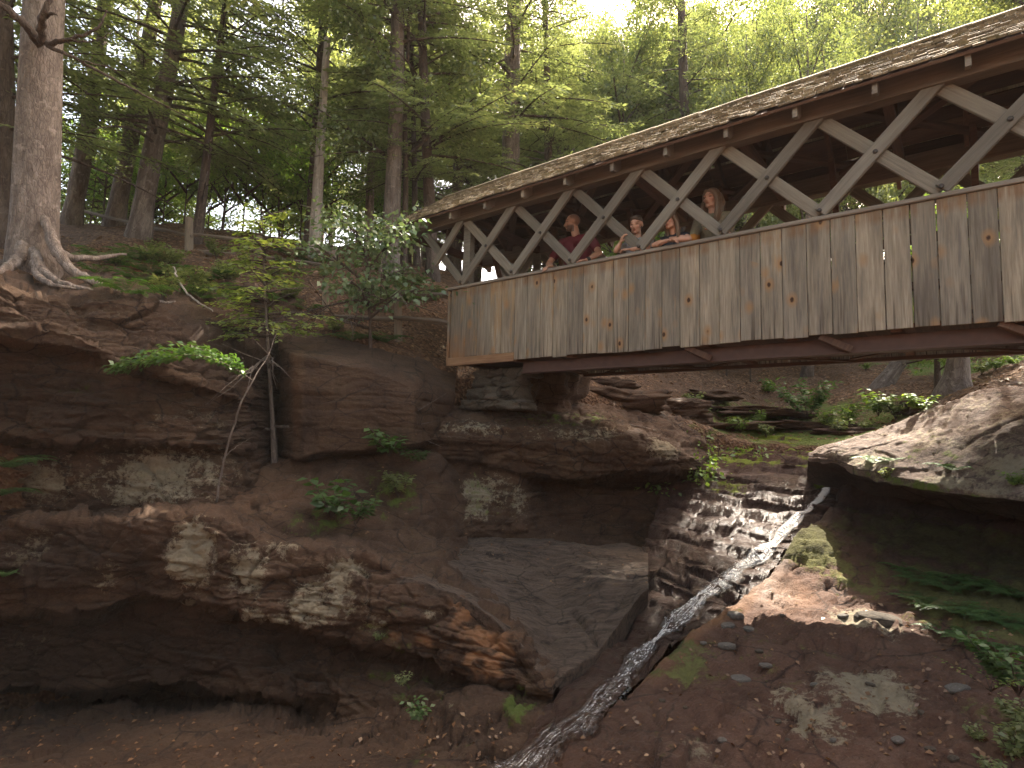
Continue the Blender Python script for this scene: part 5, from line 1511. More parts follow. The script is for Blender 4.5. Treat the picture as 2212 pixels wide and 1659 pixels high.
# foam: beads and short threads of white water riding on the stream
rng = np.random.default_rng(17)
fv = []; ff = []; nf_ = 0
oct_ = np.array([[1, 0, 0], [-1, 0, 0], [0, 1, 0], [0, -1, 0], [0, 0, 1], [0, 0, -1]], float)
of_ = [[0, 2, 4], [2, 1, 4], [1, 3, 4], [3, 0, 4], [2, 0, 5], [1, 2, 5], [3, 1, 5], [0, 3, 5]]
nrow = Wv.shape[0]
for k in range(5200):
    t = rng.random()**1.7*0.8
    i = int(t*(nrow-3))+1
    u = np.clip(0.5+rng.normal(0, 0.12+0.10*t), 0.02, 0.98)
    # threads: beads gather along a few wandering lines
    if rng.random() < 0.75:
        ln_ = rng.integers(0, 4); u = np.clip(0.5+0.30*math.sin(ln_*1.9+t*(9+3*ln_))*(0.5+0.5*t)+rng.normal(0, 0.045), 0.02, 0.98)
    if rng.random() < max(0, t-0.25)/0.5: continue
    j = u*(NWX-1); j0 = int(j); w_ = j-j0
    p = Wv[i, j0]*(1-w_)+Wv[i, min(j0+1, NWX-1)]*w_
    T = Wv[i+1, j0]-Wv[i-1, j0]; T /= np.linalg.norm(T)+1e-9
    S = np.cross(T, [0, 0, 1.0]); S /= np.linalg.norm(S)+1e-9; U_2 = np.cross(S, T)
    r = rng.uniform(0.002, 0.0062)
    v = oct_*np.array([r*rng.uniform(1.5, 6.0), r, r*0.8])
    fv.append(v @ np.stack([T, S, U_2])+p+np.array([0, 0, rng.uniform(0, 0.02)])); ff += [[a+nf_ for a in q] for q in of_]; nf_ += 6
M['foam'] = simple_mat('white_foam', (0.78, 0.77, 0.75), 0.4, 0.5, 0.1)
tag(link('foam', mesh_np('foam', np.concatenate(fv), ff, [M['foam']], None, True)), 'white foam breaking along the narrow stream', 'foam', None, 'stuff')

# ------------------------------------------------------------------ stones
def stone_mesh(seed, size, mat, sub=10, angular=3.0, amp=0.10):
    u = np.linspace(-1, 1, sub)
    vs = []; fs = []; n = 0
    for ax in range(3):
        for sg in (-1, 1):
            A, B = np.meshgrid(u, u, indexing='ij')
            P = np.zeros((sub, sub, 3)); P[..., ax] = sg; P[..., (ax+1) % 3] = A; P[..., (ax+2) % 3] = B
            vs.append(P.reshape(-1, 3)); f = grid_faces(sub, sub)+n; fs.append(f[:, ::-1] if sg > 0 else f); n += sub*sub
    v = np.concatenate(vs); f = np.concatenate(fs)
    r = (np.abs(v)**angular).sum(1)**(1/angular); v = v/r[:, None]
    off = seed*13.7
    v = v*(1+amp*fbm(v*1.6+off, 3, seed)+0.5*amp*vnoise(v*0.9+off, seed+5))[:, None]
    me = mesh_np('stone', v*np.array(size), f, [mat], None, True, {'lichen': np.zeros(len(v)), 'moss': np.zeros(len(v)), 'wet': np.zeros(len(v)), 'tint': np.zeros(len(v))})
    bm = bmesh.new(); bm.from_mesh(me); bmesh.ops.remove_doubles(bm, verts=bm.verts, dist=1e-4); bm.to_mesh(me); bm.free()
    return me
M['stone_grey'] = rock_mat('grey_flat_stone', (0.10, 0.088, 0.074), (0.16, 0.143, 0.122), (0.23, 0.205, 0.18), stretch=1.5)
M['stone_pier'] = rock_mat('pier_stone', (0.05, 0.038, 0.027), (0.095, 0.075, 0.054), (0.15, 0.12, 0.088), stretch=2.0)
def stone(px, py, w, h, label, mat='stone_grey', seed=0, flat=0.35, group=None):
    hit, nrm = on_surface(px, py)
    if hit is None: return
    Z = hit.dot(Vector(_F)); s = w*Z/FPX/2
    o = link('stone', stone_mesh(seed, (s, s*random.uniform(0.6, 0.8), max(s*flat, 0.012)), M[mat]))
    o.location = hit+Vector((0, 0, s*flat*0.4)); o.rotation_euler = (random.uniform(-.12, .12), random.uniform(-.12, .12), random.uniform(-0.4, 0.4))
    tag(o, label, 'stone', group)
random.seed(5)
stone(1590, 1332, 36, 20, 'largest grey stone beside the wet orange rock rim, top of its cluster', seed=1)
stone(1572, 1353, 28, 14, 'small grey stone touching the rock rim below the largest stone', seed=2)
stone(1621, 1361, 30, 12, 'thin flat grey stone right of the small cluster by the stream', seed=3, flat=0.25)
stone(1572, 1399, 38, 18, 'blue grey flat stone beside the moss strip along the stream', seed=4)
stone(1822, 1332, 28, 14, 'narrow grey stone left of the half buried tan rock', seed=5, flat=0.3)
stone(1900, 1345, 90, 46, 'half buried tan rock with a pale front edge on the red floor', 'stone_pier', seed=6, flat=0.3)
stone(2068, 1490, 48, 18, 'oval grey stone below the yellow seeded weed on the right', seed=7, flat=0.3)
stone(1655, 1440, 32, 14, 'dark stone with green edge in the middle of the red floor', seed=8, flat=0.3)
stone(1600, 1468, 40, 14, 'pale slate chip lying on the red floor near centre', seed=9, flat=0.2)
for i, (x, y, w) in enumerate([(1520, 1390, 16), (1640, 1408, 18), (1690, 1330, 12), (1760, 1480, 18), (1430, 1515, 14), (1880, 1480, 20), (1940, 1600, 26), (2010, 1620, 22), (1680, 1560, 16), (1560, 1600, 18), (2060, 1640, 24), (1990, 1540, 14), (1800, 1600, 14), (1480, 1530, 10), (1700, 1600, 12)]):
    stone(x, y, w, w/2, 'small loose chip of rock scattered on the red gorge floor', 'stone_pier' if i % 3 else 'stone_grey', seed=20+i, group='loose chips on the gorge floor')

# dry stone pier under the bridge end
pier = empty('stone_pier', at(1030, 880, 8.4), 'dry stacked stone pier under the left end of the bridge', 'pier')
bpy.context.view_layer.update()
mbp_v = []; mbp_f = []; nn_ = 0
random.seed(9)
y_ = 884
base = at(1010, 884, 8.35)
zcur = base[2]; ztop = 0.86; row = 0
while zcur < ztop:
    hgt = random.uniform(0.07, 0.20); s0 = wall_sz(975+row*4, 850)[0]+0.10*row*0.4
    s1 = -3.02
    s = s0
    while s < s1:
        wd = random.uniform(0.2, 0.45)
        if row == 0 or random.random() < 0.96:
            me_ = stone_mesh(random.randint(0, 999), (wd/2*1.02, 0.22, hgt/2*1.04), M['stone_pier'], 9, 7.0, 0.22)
            v = np.array([x.co[:] for x in me_.vertices]); f = [list(p.vertices) for p in me_.polygons]
            c = bpt(s+wd/2, 0.42+0.05*random.uniform(-1, 1), zcur+hgt/2)
            R_ = np.stack([E_AX, N_AX, [0, 0, 1]], 1)
            v = v @ R_.T+c-np.array(pier.location)
            mbp_v.append(v); mbp_f += [[i+nn_ for i in q] for q in f]; nn_ += len(v)
            bpy.data.meshes.remove(me_)
        s += wd
    zcur += hgt*0.97; row += 1
V_ = np.concatenate(mbp_v)
me = mesh_np('stonework', V_, mbp_f, [M['stone_pier']], None, True, {k: np.zeros(len(V_)) for k in ('lichen', 'moss', 'wet', 'tint')})
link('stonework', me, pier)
# dark abutment block behind the pier that carries the deck end
blocks = []
random.seed(14)
def slab_rock(px, py, Z, w, d, h, label, seed, mat='rock_brown', rz=0.0, grp=None):
    c = at(px, py, Z); c[2] -= 0.05 if h < 0.6 else 0
    o = link('rock', stone_mesh(seed, (w/2, d/2, h/2), M[mat], 22, 5.0, 0.30)); o.location = c; o.rotation_euler = (random.uniform(-.06, .06), random.uniform(-.06, .06), rz)
    tag(o, label, 'rock', grp); return o
slab_rock(1130, 845, 9.5, 1.7, 1.0, 1.2, 'dark rock bank directly right of the stacked stone pier under the bridge', 31, rz=-0.5)
slab_rock(1330, 862, 10.3, 1.6, 0.8, 0.45, 'rough brown rock outcrop on the slope below the middle of the bridge', 32, rz=-0.2)
slab_rock(1440, 880, 10.6, 1.3, 0.7, 0.35, 'lower brown rock shelf right of the rough outcrop under the bridge', 33, rz=-0.1)
slab_rock(1300, 830, 11.2, 1.1, 0.7, 0.3, 'upper ledge of brown rock close under the bridge girder', 34)
slab_rock(1530, 850, 12.0, 1.0, 0.7, 0.2, 'pale topped flat rock on the leaf slope under the bridge', 35)
slab_rock(1640, 885, 11.3, 1.6, 0.7, 0.16, 'long layered rock step left of the grey green bush', 36)
slab_rock(1560, 915, 10.6, 1.7, 0.6, 0.14, 'thin layered rock step just above the mossy shelf', 37)
slab_rock(1860, 925, 10.2, 1.5, 0.6, 0.14, 'mossy rock step between the leafy plants and the boulder', 38, 'rock_wet')
slab_rock(1750, 915, 10.6, 1.3, 0.6, 0.14, 'layered rock step under the grey green bush', 39)
slab_rock(2010, 872, 9.9, 0.9, 0.6, 0.25, 'dark rock between the boulder top and the flared trunk', 40)

# ------------------------------------------------------------------ rail fences
def post_rail(name, posts, rails, label):
    e = empty(name, at(*posts[0][0]), label, 'fence')
    bpy.context.view_layer.update(); inv = Matrix.Translation(-Vector(e.location))
    for a, b, r in posts:
        mb = MB(); P0, P1 = at(*a), at(*b)
        mb.tube([P0, (P0+P1)/2+rng.normal(0, .004, 3), P1], [r*1.05, r, r*0.95], 7, 0, random.random(), True, 0.10, smooth=False)
        link('post', mb.mesh('post', [M['fence_post']]), e).matrix_local = inv
    for pts, r in rails:
        P = np.array([at(*p) for p in pts]); d = P[-1]-P[0]; L_ = np.linalg.norm(d)
        mb = MB(); k = 6; q = np.linspace(0, 1, k)
        loc = np.stack([q*L_, rng.normal(0, .006, k), rng.normal(0, .006, k)], 1)
        mb.tube(loc, r*np.array([0.75, 1, 1, 1, 1, 0.75]), 6, 0, random.random(), True, 0.12, smooth=False)
        rot = Vector((1, 0, 0)).rotation_difference(Vector(d)).to_matrix().to_4x4()
        o = link('rail', mb.mesh('rail', [M['fence']]), e); o.matrix_local = inv @ Matrix.Translation(P[0]) @ rot
    return e
M['fence_post'] = wood_mat('old_fence_post', (0.12, 0.09, 0.07), (0.19, 0.15, 0.11), (0.28, 0.225, 0.17), 'Z')
post_rail('rail_fence', [((171, 530, 13), (171, 435, 13), 0.07), ((408, 572, 10.7), (408, 470, 10.7), 0.07), ((560, 580, 11), (560, 505, 11), 0.06), ((720, 600, 11.5), (720, 535, 11.5), 0.06)],
          [([(165, 452, 13), (310, 490, 11.7)], 0.036), ([(300, 486, 11.75), (415, 510, 10.65)], 0.036), ([(175, 490, 12.9), (312, 522, 11.7)], 0.036), ([(300, 518, 11.7), (470, 552, 10.6)], 0.036), ([(400, 505, 10.7), (565, 524, 11)], 0.036), ([(400, 540, 10.7), (565, 553, 11)], 0.036), ([(555, 524, 11), (725, 548, 11.5)], 0.034), ([(555, 553, 11), (725, 575, 11.5)], 0.034)],
          'old split rail fence running between the trunks on the left hillside')
post_rail('rail_fence', [((705, 750, 9.5), (703, 612, 9.5), 0.065), ((860, 745, 9.0), (858, 620, 9.0), 0.06)],
          [([(690, 630, 9.5), (868, 633, 9.0)], 0.036), ([(850, 631, 9.0), (985, 640, 8.5)], 0.042), ([(690, 683, 9.5), (868, 690, 9.0)], 0.036), ([(850, 686, 9.0), (982, 699, 8.5)], 0.042)],
          'short two rail fence leading up to the left bridge end')

# ------------------------------------------------------------------ small plants
def fern_mesh(seed, n=9, L=0.5, mat='fern', arch=0.55, pw=0.30):
    global rng
    rng = np.random.default_rng(seed); cr = Crown()
    for i in range(n):
        az = i*2*math.pi/n+rng.uniform(-.3, .3); l = L*rng.uniform(0.7, 1.1)
        dh = np.array([math.cos(az), math.sin(az), 0]); sd_ = np.array([-dh[1], dh[0], 0])
        m_ = 22; q = np.linspace(0.08, 1, m_)
        P = dh*(q*l)[:, None]+np.array([0, 0, 1.0])*((arch*1.5*q-arch*1.25*q*q)*l)[:, None]
        w = l*pw*np.sin(np.clip(q*1.05, 0, 1)*math.pi)**0.7*(1-0.55*q)+0.01
        for sg in (-1, 1):
            d = sd_*sg+dh*0.35+np.array([0, 0, -0.18])
            cr.leaves(P, np.tile(d, (m_, 1))+rng.normal(0, .06, (m_, 3)), np.array([0, 0, 1.0])+rng.normal(0, .15, (m_, 3)), w, l*0.055+0*w, 0.08)
        cr.wood.tube(P[::4], np.full(len(P[::4]), 0.003), 4, 1, cap=False)
    return cr.mesh('fern', M[mat], M['fern'])
def herb_mesh(seed, n=7, H=0.3, leaf=0.09, mat='pale_leaf', per=7, spread=0.35, bend=0.5):
    global rng
    rng = np.random.default_rng(seed); cr = Crown()
    for i in range(n):
        az = rng.uniform(0, 6.28); l = H*rng.uniform(0.6, 1.1)
        d = np.array([math.cos(az)*spread, math.sin(az)*spread, 1.0]); q = np.linspace(0, 1, 6)
        P = d*(q*l)[:, None]+np.array([math.cos(az), math.sin(az), 0])*(bend*l*q*q*0.5)[:, None]
        cr.wood.tube(P, np.linspace(0.004, 0.002, 6), 4, 1, cap=False)
        for k in range(per):
            s = 0.35+0.65*(k+rng.random())/per
            b = np.array([np.interp(s, q, P[:, a]) for a in range(3)])
            m_ = 3
            a2 = rng.uniform(0, 6.28)+np.arange(m_)*2.1
            ld = np.stack([np.cos(a2), np.sin(a2), rng.uniform(-0.4, 0.2, m_)], 1)
            s_l = leaf*rng.uniform(0.6, 1.2, m_)
            cr.leaves(np.tile(b, (m_, 1))+ld*0.015, ld, np.array([0, 0, 1.0])+rng.normal(0, .3, (m_, 3)), s_l, s_l*0.62, 0.12)
    return cr.mesh('herb', M[mat], M['bark_dark'])
FERN = [fern_mesh(400+i, 9+i, 0.5) for i in range(3)]
HERB = [herb_mesh(420+i, 8, 0.32, 0.085) for i in range(3)]
HERBD = [herb_mesh(430+i, 9, 0.3, 0.075, 'maple') for i in range(2)]
BROAD = [herb_mesh(440+i, 9, 0.25, 0.095, 'fern', 4, 0.6) for i in range(2)]
BV_G = bvh_of('ground', 'stream_bed', 'gorge_floor', 'rock_slab', 'lower_cliff', 'boulder', 'soil_slope', 'rock_ledge', 'cliff', 'rock_block')
def plant(name, px, py, me, s, label, cat='plant', group=None, bv=None, Z=None, tilt=0.0):
    if Z is None:
        hit, n = on_surface(px, py, bv or BV_G)
        if hit is None: return None
        p = hit
    else:
        p = Vector(at(px, py, Z))
    o = link(name, me); o.location = p-Vector((0, 0, 0.01)); o.scale = (s, s, s*random.uniform(0.85, 1.15)); o.rotation_euler = (tilt, random.uniform(-.1, .1), random.uniform(0, 6.28))
    tag(o, label, cat, group); return o
random.seed(33)
plant('fern', 840, 985, BROAD[0], 1.35, 'broad leaved plant hanging on the flat brown rock block', Z=7.05)
plant('leafy_plant', 895, 1000, BROAD[1], 0.8, 'small dark leaved plant at the lower right corner of the brown block', Z=7.3)
plant('fern', 715, 1118, BROAD[0], 1.5, 'bright broad leaved plant on the soil slope in the middle of the cliffs', Z=6.3)
plant('leafy_plant', 770, 1130, BROAD[1], 1.1, 'darker leafy plant right of the bright one on the soil slope', Z=6.3)
plant('leafy_plant', 860, 1075, HERBD[0], 1.1, 'dark low weed on the soil under the brown rock block', Z=7.0)
plant('fern', 20, 1010, FERN[0], 0.9, 'fern on the rock wall at the left picture edge', 'fern', Z=5.7)
plant('fern', -5, 1070, FERN[1], 0.8, 'lower fern at the left picture edge', 'fern', Z=5.6)
plant('fern', 5, 1245, FERN[2], 0.6, 'dim fern tuft far down the left picture edge', 'fern', Z=5.2)
plant('leafy_plant', 905, 1555, BROAD[0], 0.45, 'tiny green seedling on the dark mossy rock at the bottom', Z=3.85)
plant('leafy_plant', 870, 1480, HERBD[1], 0.35, 'little weed sprouting under the orange patched rock nose', Z=4.5)
plant('leafy_plant', 820, 1385, HERBD[0], 0.3, 'little weed on the crusted rock face', Z=4.85)
plant('fern', 1890, 1000, FERN[0], 0.55, 'fern growing in the crack of the big sloping boulder', 'fern')
plant('fern', 1925, 995, FERN[1], 0.45, 'second fern in the boulder crack, right of the first', 'fern')
plant('fern', 2060, 1015, FERN[2], 0.5, 'low fern in the middle of the boulder face', 'fern')
plant('leafy_plant', 2195, 1050, HERB[0], 0.5, 'small weed on the boulder lip at the right picture edge')
plant('leafy_plant', 1915, 1035, HERBD[1], 0.4, 'dark weed along the lower lip of the boulder')
for i, (x, y, s) in enumerate([(1990, 1255, 0.9), (2040, 1270, 1.0), (2090, 1260, 1.1), (2140, 1275, 1.1), (2190, 1290, 1.1), (2010, 1310, 0.8), (2070, 1325, 0.9), (2130, 1335, 0.9), (2180, 1350, 1.0), (2100, 1385, 0.8), (2160, 1400, 0.8), (1950, 1230, 0.7), (1960, 1290, 0.6), (2030, 1365, 0.6)]):
    plant('fern', x, y, FERN[i % 3], s*0.62, 'dark fern in the shaded hollow under the boulder', 'fern', 'ferns in the hollow')
plant('leafy_plant', 2200, 1500, herb_mesh(450, 18, 0.36, 0.06, 'fern', 11, 0.45), 0.8, 'bright green leafy weed leaning in from the right edge', Z=2.95)
plant('leafy_plant', 2140, 1490, herb_mesh(451, 7, 0.30, 0.035, 'pale_leaf', 5, 0.9, 1.2), 0.7, 'yellow seeded weed stalks beside the bright green leafy weed', Z=3.0)
for i, (x, y, s) in enumerate([(2200, 1570, 0.6), (2185, 1640, 0.6), (2150, 1690, 0.5), (2215, 1620, 0.7), (2110, 1600, 0.35)]):
    plant('leafy_plant', x, y, HERBD[i % 2], s*0.8, 'low weed in the green fringe at the lower right corner', 'plant', 'weeds at the lower right corner')
# slope under the bridge
plant('bush', 1745, 905, herb_mesh(452, 24, 0.7, 0.11, 'fern', 8, 0.7), 1.0, 'rounded grey green bush on the slope under the bridge', 'bush', Z=10.6)
plant('leafy_plant', 1782, 925, HERB[1], 1.1, 'sunlit weed right below the grey green bush', Z=10.3)
plant('leafy_plant', 1835, 915, HERB[2], 1.3, 'upright sunlit weed right of the grey green bush', Z=10.4)
plant('leafy_plant', 1897, 898, HERB[0], 1.7, 'tall sunlit weed beside the mossy rock steps', Z=10.3)
plant('leafy_plant', 1935, 905, HERBD[0], 1.4, 'dark green weed in front of the leaning trunk', Z=10.0)
for i, (x, y) in enumerate([(1560, 900), (1600, 935), (1640, 920), (1655, 945), (1690, 915), (1570, 930), (1960, 880), (1990, 890), (1870, 930), (1810, 940), (2080, 840), (2150, 800), (2190, 790), (2120, 810), (1500, 880), (1990, 790), (1870, 800), (1660, 850)]):
    plant('leafy_plant', x, y, (HERB+HERBD)[i % 5], random.uniform(0.6, 1.1), 'low weed on the leaf strewn slope under the bridge', 'plant', 'weeds on the slope under the bridge')
for i, (x, y) in enumerate([(250, 575), (290, 560), (330, 550), (210, 590), (360, 575), (320, 590), (480, 600), (540, 640), (620, 650), (660, 670), (440, 640), (760, 735), (720, 720), (830, 740), (700, 600), (640, 590), (590, 610)]+[(random.uniform(200, 960), random.uniform(545, 660)) for _ in range(34)]):
    plant('fern', x, y, FERN[i % 3] if i % 2 else HERBD[i % 2], random.uniform(0.7, 1.15), 'green fern tuft on the leaf litter between cliff edge and fence', 'fern', 'ferns on the hillside')

# young trees growing in the gorge
def young_tree(name, px, py, Z, topx, topy, crown_me, bark, r, label, seed):
    b = at(px, py, Z); t = at(topx, topy, Z-0.15)
    H = np.linalg.norm(t-b)
    return tree(name, b, t, r, H, M[bark], None, label, 'tree', None, seed, trunk=trunk_mesh(seed, r, H*0.98, M[bark], 0.03, 0.5, 0.25, 0, False, 0, 6, 8)), crown_me
e, _ = young_tree('hemlock_sapling', 592, 975, 7.45, 570, 455, None, 'bark', 0.032, 'slender hemlock sapling growing out of the dark cleft between the rocks', 500)
link('crown', hemlock_crown(501, 1.45, 3.05, 1.0, 62, sp=0.085, wd=0.042).mesh('crown', M['hemlock_light'], M['bark_dark']), e)
e, _ = young_tree('maple_sapling', 800, 748, 8.3, 790, 490, None, 'bark_dark', 0.022, 'pale green broadleaf sapling standing left of the bridge end', 502)
link('crown', broad_crown(503, 0.35, 1.9, 0.75, 10, 5, 4, 11, 0.085, 0.34, 0.4, 0.5).mesh('crown', M['sapling'], M['bark_dark']), e)
# thin leaning stem with one leafy bough
lean = empty('leaning_sapling', at(468, 1085, 6.0), 'thin bare leaning stem with one arching leafy bough in front of the cliff', 'tree')
bpy.context.view_layer.update()
linv = Matrix.Translation(-Vector(lean.location))
mb = MB(); px_tube(mb, [(468, 1085, 6.0), (480, 1000, 6.05), (510, 900, 6.1), (545, 822, 6.1), (580, 770, 6.4), (605, 700, 6.9)], [0.012, 0.011, 0.010, 0.008, 0.005, 0.003], 6)
px_tube(mb, [(478, 990, 6.05), (510, 965, 6.2), (545, 945, 6.4)], [0.005, 0.004, 0.002], 5)
link('trunk', mb.mesh('trunk', [M['bark']]), lean).matrix_local = linv
rng = np.random.default_rng(77)
cr = Crown()
arc = smooth_path([at(545, 822, 6.1), at(505, 795, 5.95), at(455, 772, 5.85), (at(400, 765, 5.8)), at(330, 780, 5.75), at(262, 800, 5.7)], 60)
cr.wood.tube(arc[::4], np.linspace(0.009, 0.002, 15), 5, 1, cap=False)
for i in range(4, 60):
    b = arc[i]; T = arc[min(i+1, 59)]-arc[i-1]; T /= np.linalg.norm(T)
    wdt = 0.24*math.sin(math.pi*min(1, (i+3)/62))**0.8+0.03
    S = np.cross(T, [0, 0, 1.0])
    for sg in (-1, 1):
        m_ = 9
        q = rng.random(m_)
        pos = b+S*sg*(q*wdt)[:, None]+T*(0.12*q)[:, None]+np.array([0, 0, 1.0])*(rng.uniform(-0.03, 0.06, m_)+0.03*q)[:, None]
        ld = S*sg*0.6+T*0.8+rng.normal(0, 0.35, (m_, 3))+np.array([0, 0, -0.15])
        s_l = 0.062*rng.uniform(0.6, 1.2, m_)
        cr.leaves(pos, ld, np.array([0, 0, 1.0])+rng.normal(0, .35, (m_, 3)), s_l, s_l*0.6, 0.12)
me = cr.mesh('bough', M['fern'], M['bark_dark']); link('leafy_bough', me, lean).matrix_local = linv

# undergrowth shrubs on and behind the crest
random.seed(44)
LOWK = ['low0', 'low1', 'low0', 'low1', 'lowhem']
for i in range(44):
    px = random.uniform(-60, 900); Z = random.uniform(13.5, 19)
    p = at(px, 520, Z)
    zz = gz(p[0], p[1])
    if px > 860 and Z < 13: continue
    e = tree('shrub', (p[0], p[1], zz-0.05), (p[0], p[1], zz+1), 0, 0, None, random.choice(LOWK), 'yellow green shrub in the undergrowth between the hillside trunks', 'shrub', 'undergrowth shrubs', trunk=SHT[i % 2] if 'SHT' in globals() else globals().setdefault('SHT', [trunk_mesh(700+k, 0.02, 2.4, M['bark_dark'], stubs=0, n=6) for k in range(2)])[i % 2], cs=random.uniform(0.8, 1.25))
for i in range(14):
    px = random.uniform(1150, 2500); Z = random.uniform(13.5, 18)
    p = at(px, 700, Z); zz = gz(p[0], p[1])
    tree('shrub', (p[0], p[1], zz-0.05), (p[0], p[1], zz+1), 0, 0, None, random.choice(['low0', 'low1']), 'leafy shrub on the slope behind the bridge', 'shrub', 'shrubs behind the bridge', trunk=SHT[i % 2], cs=random.uniform(0.8, 1.3))

# ------------------------------------------------------------------ fallen sticks, leaves
def stick(pts, rad, label):
    mb = MB(); px_tube(mb, pts, rad, 6)
    tag(link('fallen_branch', mb.mesh('fallen_branch', [M['bark_dead']])), label, 'branch')
stick([(375, 575, 7.9), (382, 600, 7.7), (402, 632, 7.4), (430, 655, 7.2), (462, 672, 7.1)], [0.010, 0.013, 0.013, 0.011, 0.006], 'pale crooked fallen branch leaning on the leaf litter above the cliff')
stick([(1290, 905, 9.6), (1350, 915, 9.3), (1420, 930, 9.1)], [0.012, 0.012, 0.008], 'thin fallen branch on the layered rock ledge')
stick([(1720, 870, 11), (1700, 850, 11), (1690, 836, 11)], [0.008, 0.008, 0.004], 'short upright dead twig on the slope under the bridge')
stick([(1955, 868, 10.3), (2010, 862, 10.3), (2060, 858, 9.9), (2085, 850, 9.6)], [0.02, 0.02, 0.018, 0.012], 'fallen branch lying in front of the flared rooted trunk')
M['dead_leaf'] = leaf_mat('dead_leaves', (0.10, 0.045, 0.02), (0.17, 0.085, 0.04), (0.30, 0.19, 0.10), 0.2, (1.1, 0.9, 0.6))
rng = np.random.default_rng(91); random.seed(91)
def litter(name, n, xr, yr, size, bv):
    c = []; d = []; nn = []
    for _ in range(n):
        h, nr = on_surface(random.uniform(*xr), random.uniform(*yr), bv)
        if h is None or abs(nr.z) < 0.35: continue
        c.append(h[:]); a = random.uniform(0, 6.28); v = Vector((math.cos(a), math.sin(a), 0.1)); v -= nr*v.dot(nr)*0.9; d.append(v[:]); nn.append((nr*(1 if nr.z > 0 else -1))[:])
    if not c: return
    c = np.array(c)+np.array(nn)*0.006
    cr = Crown(); s = size*rng.uniform(0.5, 1.3, len(c))
    cr.leaves(c, np.array(d), np.array(nn)+rng.normal(0, 0.3, (len(c), 3)), s, s*0.6, 0.25)
    tag(link(name, cr.mesh(name, M['dead_leaf'], M['bark_dark'])), 'dry brown leaves scattered over the ground', 'fallen leaves', None, 'stuff')
litter('fallen_leaves', 3800, (0, 980), (510, 800), 0.075, bvh_of('ground'))
litter('fallen_leaves', 2600, (1100, 2212), (760, 950), 0.085, bvh_of('ground'))
litter('fallen_leaves', 420, (1150, 2212), (1280, 1659), 0.04, bvh_of('gorge_floor'))
litter('fallen_leaves', 300, (0, 1100), (1540, 1659), 0.04, bvh_of('lower_cliff'))
litter('fallen_leaves', 260, (480, 1450), (880, 1300), 0.045, bvh_of('soil_slope', 'rock_ledge', 'rock_slab', 'rock_block'))
# ------------------------------------------------------------------ people on the bridge
def skin_mat(name, base):
    mt, nt = new_mat(name); g = NT(nt); o = g.obj()
    c = g.mix(g.noise(o, 22, 3), tuple(x*0.9 for x in base), tuple(min(1, x*1.1) for x in base))
    c = g.mix(g.math('MULTIPLY', g.attr('redf'), 0.7), c, (0.36, 0.12, 0.09))
    c = g.mix(g.math('MULTIPLY', g.attr('darkf'), 0.85), c, (0.035, 0.02, 0.014))
    b = g.pbsdf(c, 0.5, None, 0.35)
    b.inputs['Subsurface Weight'].default_value = 0.08; b.inputs['Subsurface Radius'].default_value = (0.02, 0.008, 0.004)
    g.out(b.outputs[0]); return mt
def cloth_mat(name, col, col2=None, sc=8):
    mt, nt = new_mat(name); g = NT(nt); o = g.obj()
    n = g.noise(o, sc, 4, 0.6)
    c = g.mix(n, tuple(x*0.8 for x in col), col2 or tuple(min(1, x*1.2) for x in col))
    g.out(g.pbsdf(c, 0.9, g.bump(g.noise(o, 14, 3), 0.35, 0.02), 0.15).outputs[0]); return mt
def hair_mat(name, c0, c1):
    mt, nt = new_mat(name); g = NT(nt); o = g.obj()
    n = g.noise(g.mapping(o, (1, 1, 0.12)), 90, 4, 0.6)
    g.out(g.pbsdf(g.mix(n, c0, c1), 0.5, g.bump(n, 0.7, 0.01), 0.4).outputs[0]); return mt
M['skin_a'] = skin_mat('tanned_skin', (0.34, 0.175, 0.108)); M['skin_b'] = skin_mat('light_skin', (0.40, 0.21, 0.135))

def capsule(p0, p1, r0, r1, n=12):
    p0 = np.array(p0, float); p1 = np.array(p1, float); d = p1-p0; L = np.linalg.norm(d)+1e-9; t = d/L
    ref = np.array([0, 0, 1.0]) if abs(t[2]) < 0.9 else np.array([1.0, 0, 0])
    a = np.cross(ref, t); a /= np.linalg.norm(a); b = np.cross(t, a)
    rows = []
    for k in range(5):
        an = math.pi/2*(1-k/4); rows.append((-r0*math.sin(an), r0*math.cos(an)))
    for k in range(5):
        an = math.pi/2*k/4; rows.append((L+r1*math.sin(an), r1*math.cos(an)))
    th = np.arange(n)*2*math.pi/n
    vs = np.concatenate([p0+t*z+(np.cos(th)*max(r, 1e-4))[:, None]*a+(np.sin(th)*max(r, 1e-4))[:, None]*b for z, r in rows])
    fs = [[i*n+j, i*n+(j+1) % n, (i+1)*n+(j+1) % n, (i+1)*n+j] for i in range(len(rows)-1) for j in range(n)]
    fs += [list(range(n))[::-1], [(len(rows)-1)*n+j for j in range(n)]]
    return vs, fs
def ellipsoid(c, r, R=None, n=16):
    th = np.linspace(0, math.pi, n//2+3); ph = np.arange(n)*2*math.pi/n
    v = np.array([[math.sin(max(min(a, math.pi-0.02), 0.02))*math.cos(b), math.sin(max(min(a, math.pi-0.02), 0.02))*math.sin(b), math.cos(a)] for a in th for b in ph])*np.array(r)
    if R is not None: v = v @ np.array(R).T
    k = len(th)
    fs = [[i*n+j, (i+1)*n+j, (i+1)*n+(j+1) % n, i*n+(j+1) % n] for i in range(k-1) for j in range(n)]
    fs += [list(range(n)), [(k-1)*n+j for j in range(n)][::-1]]
    return v+np.array(c), fs
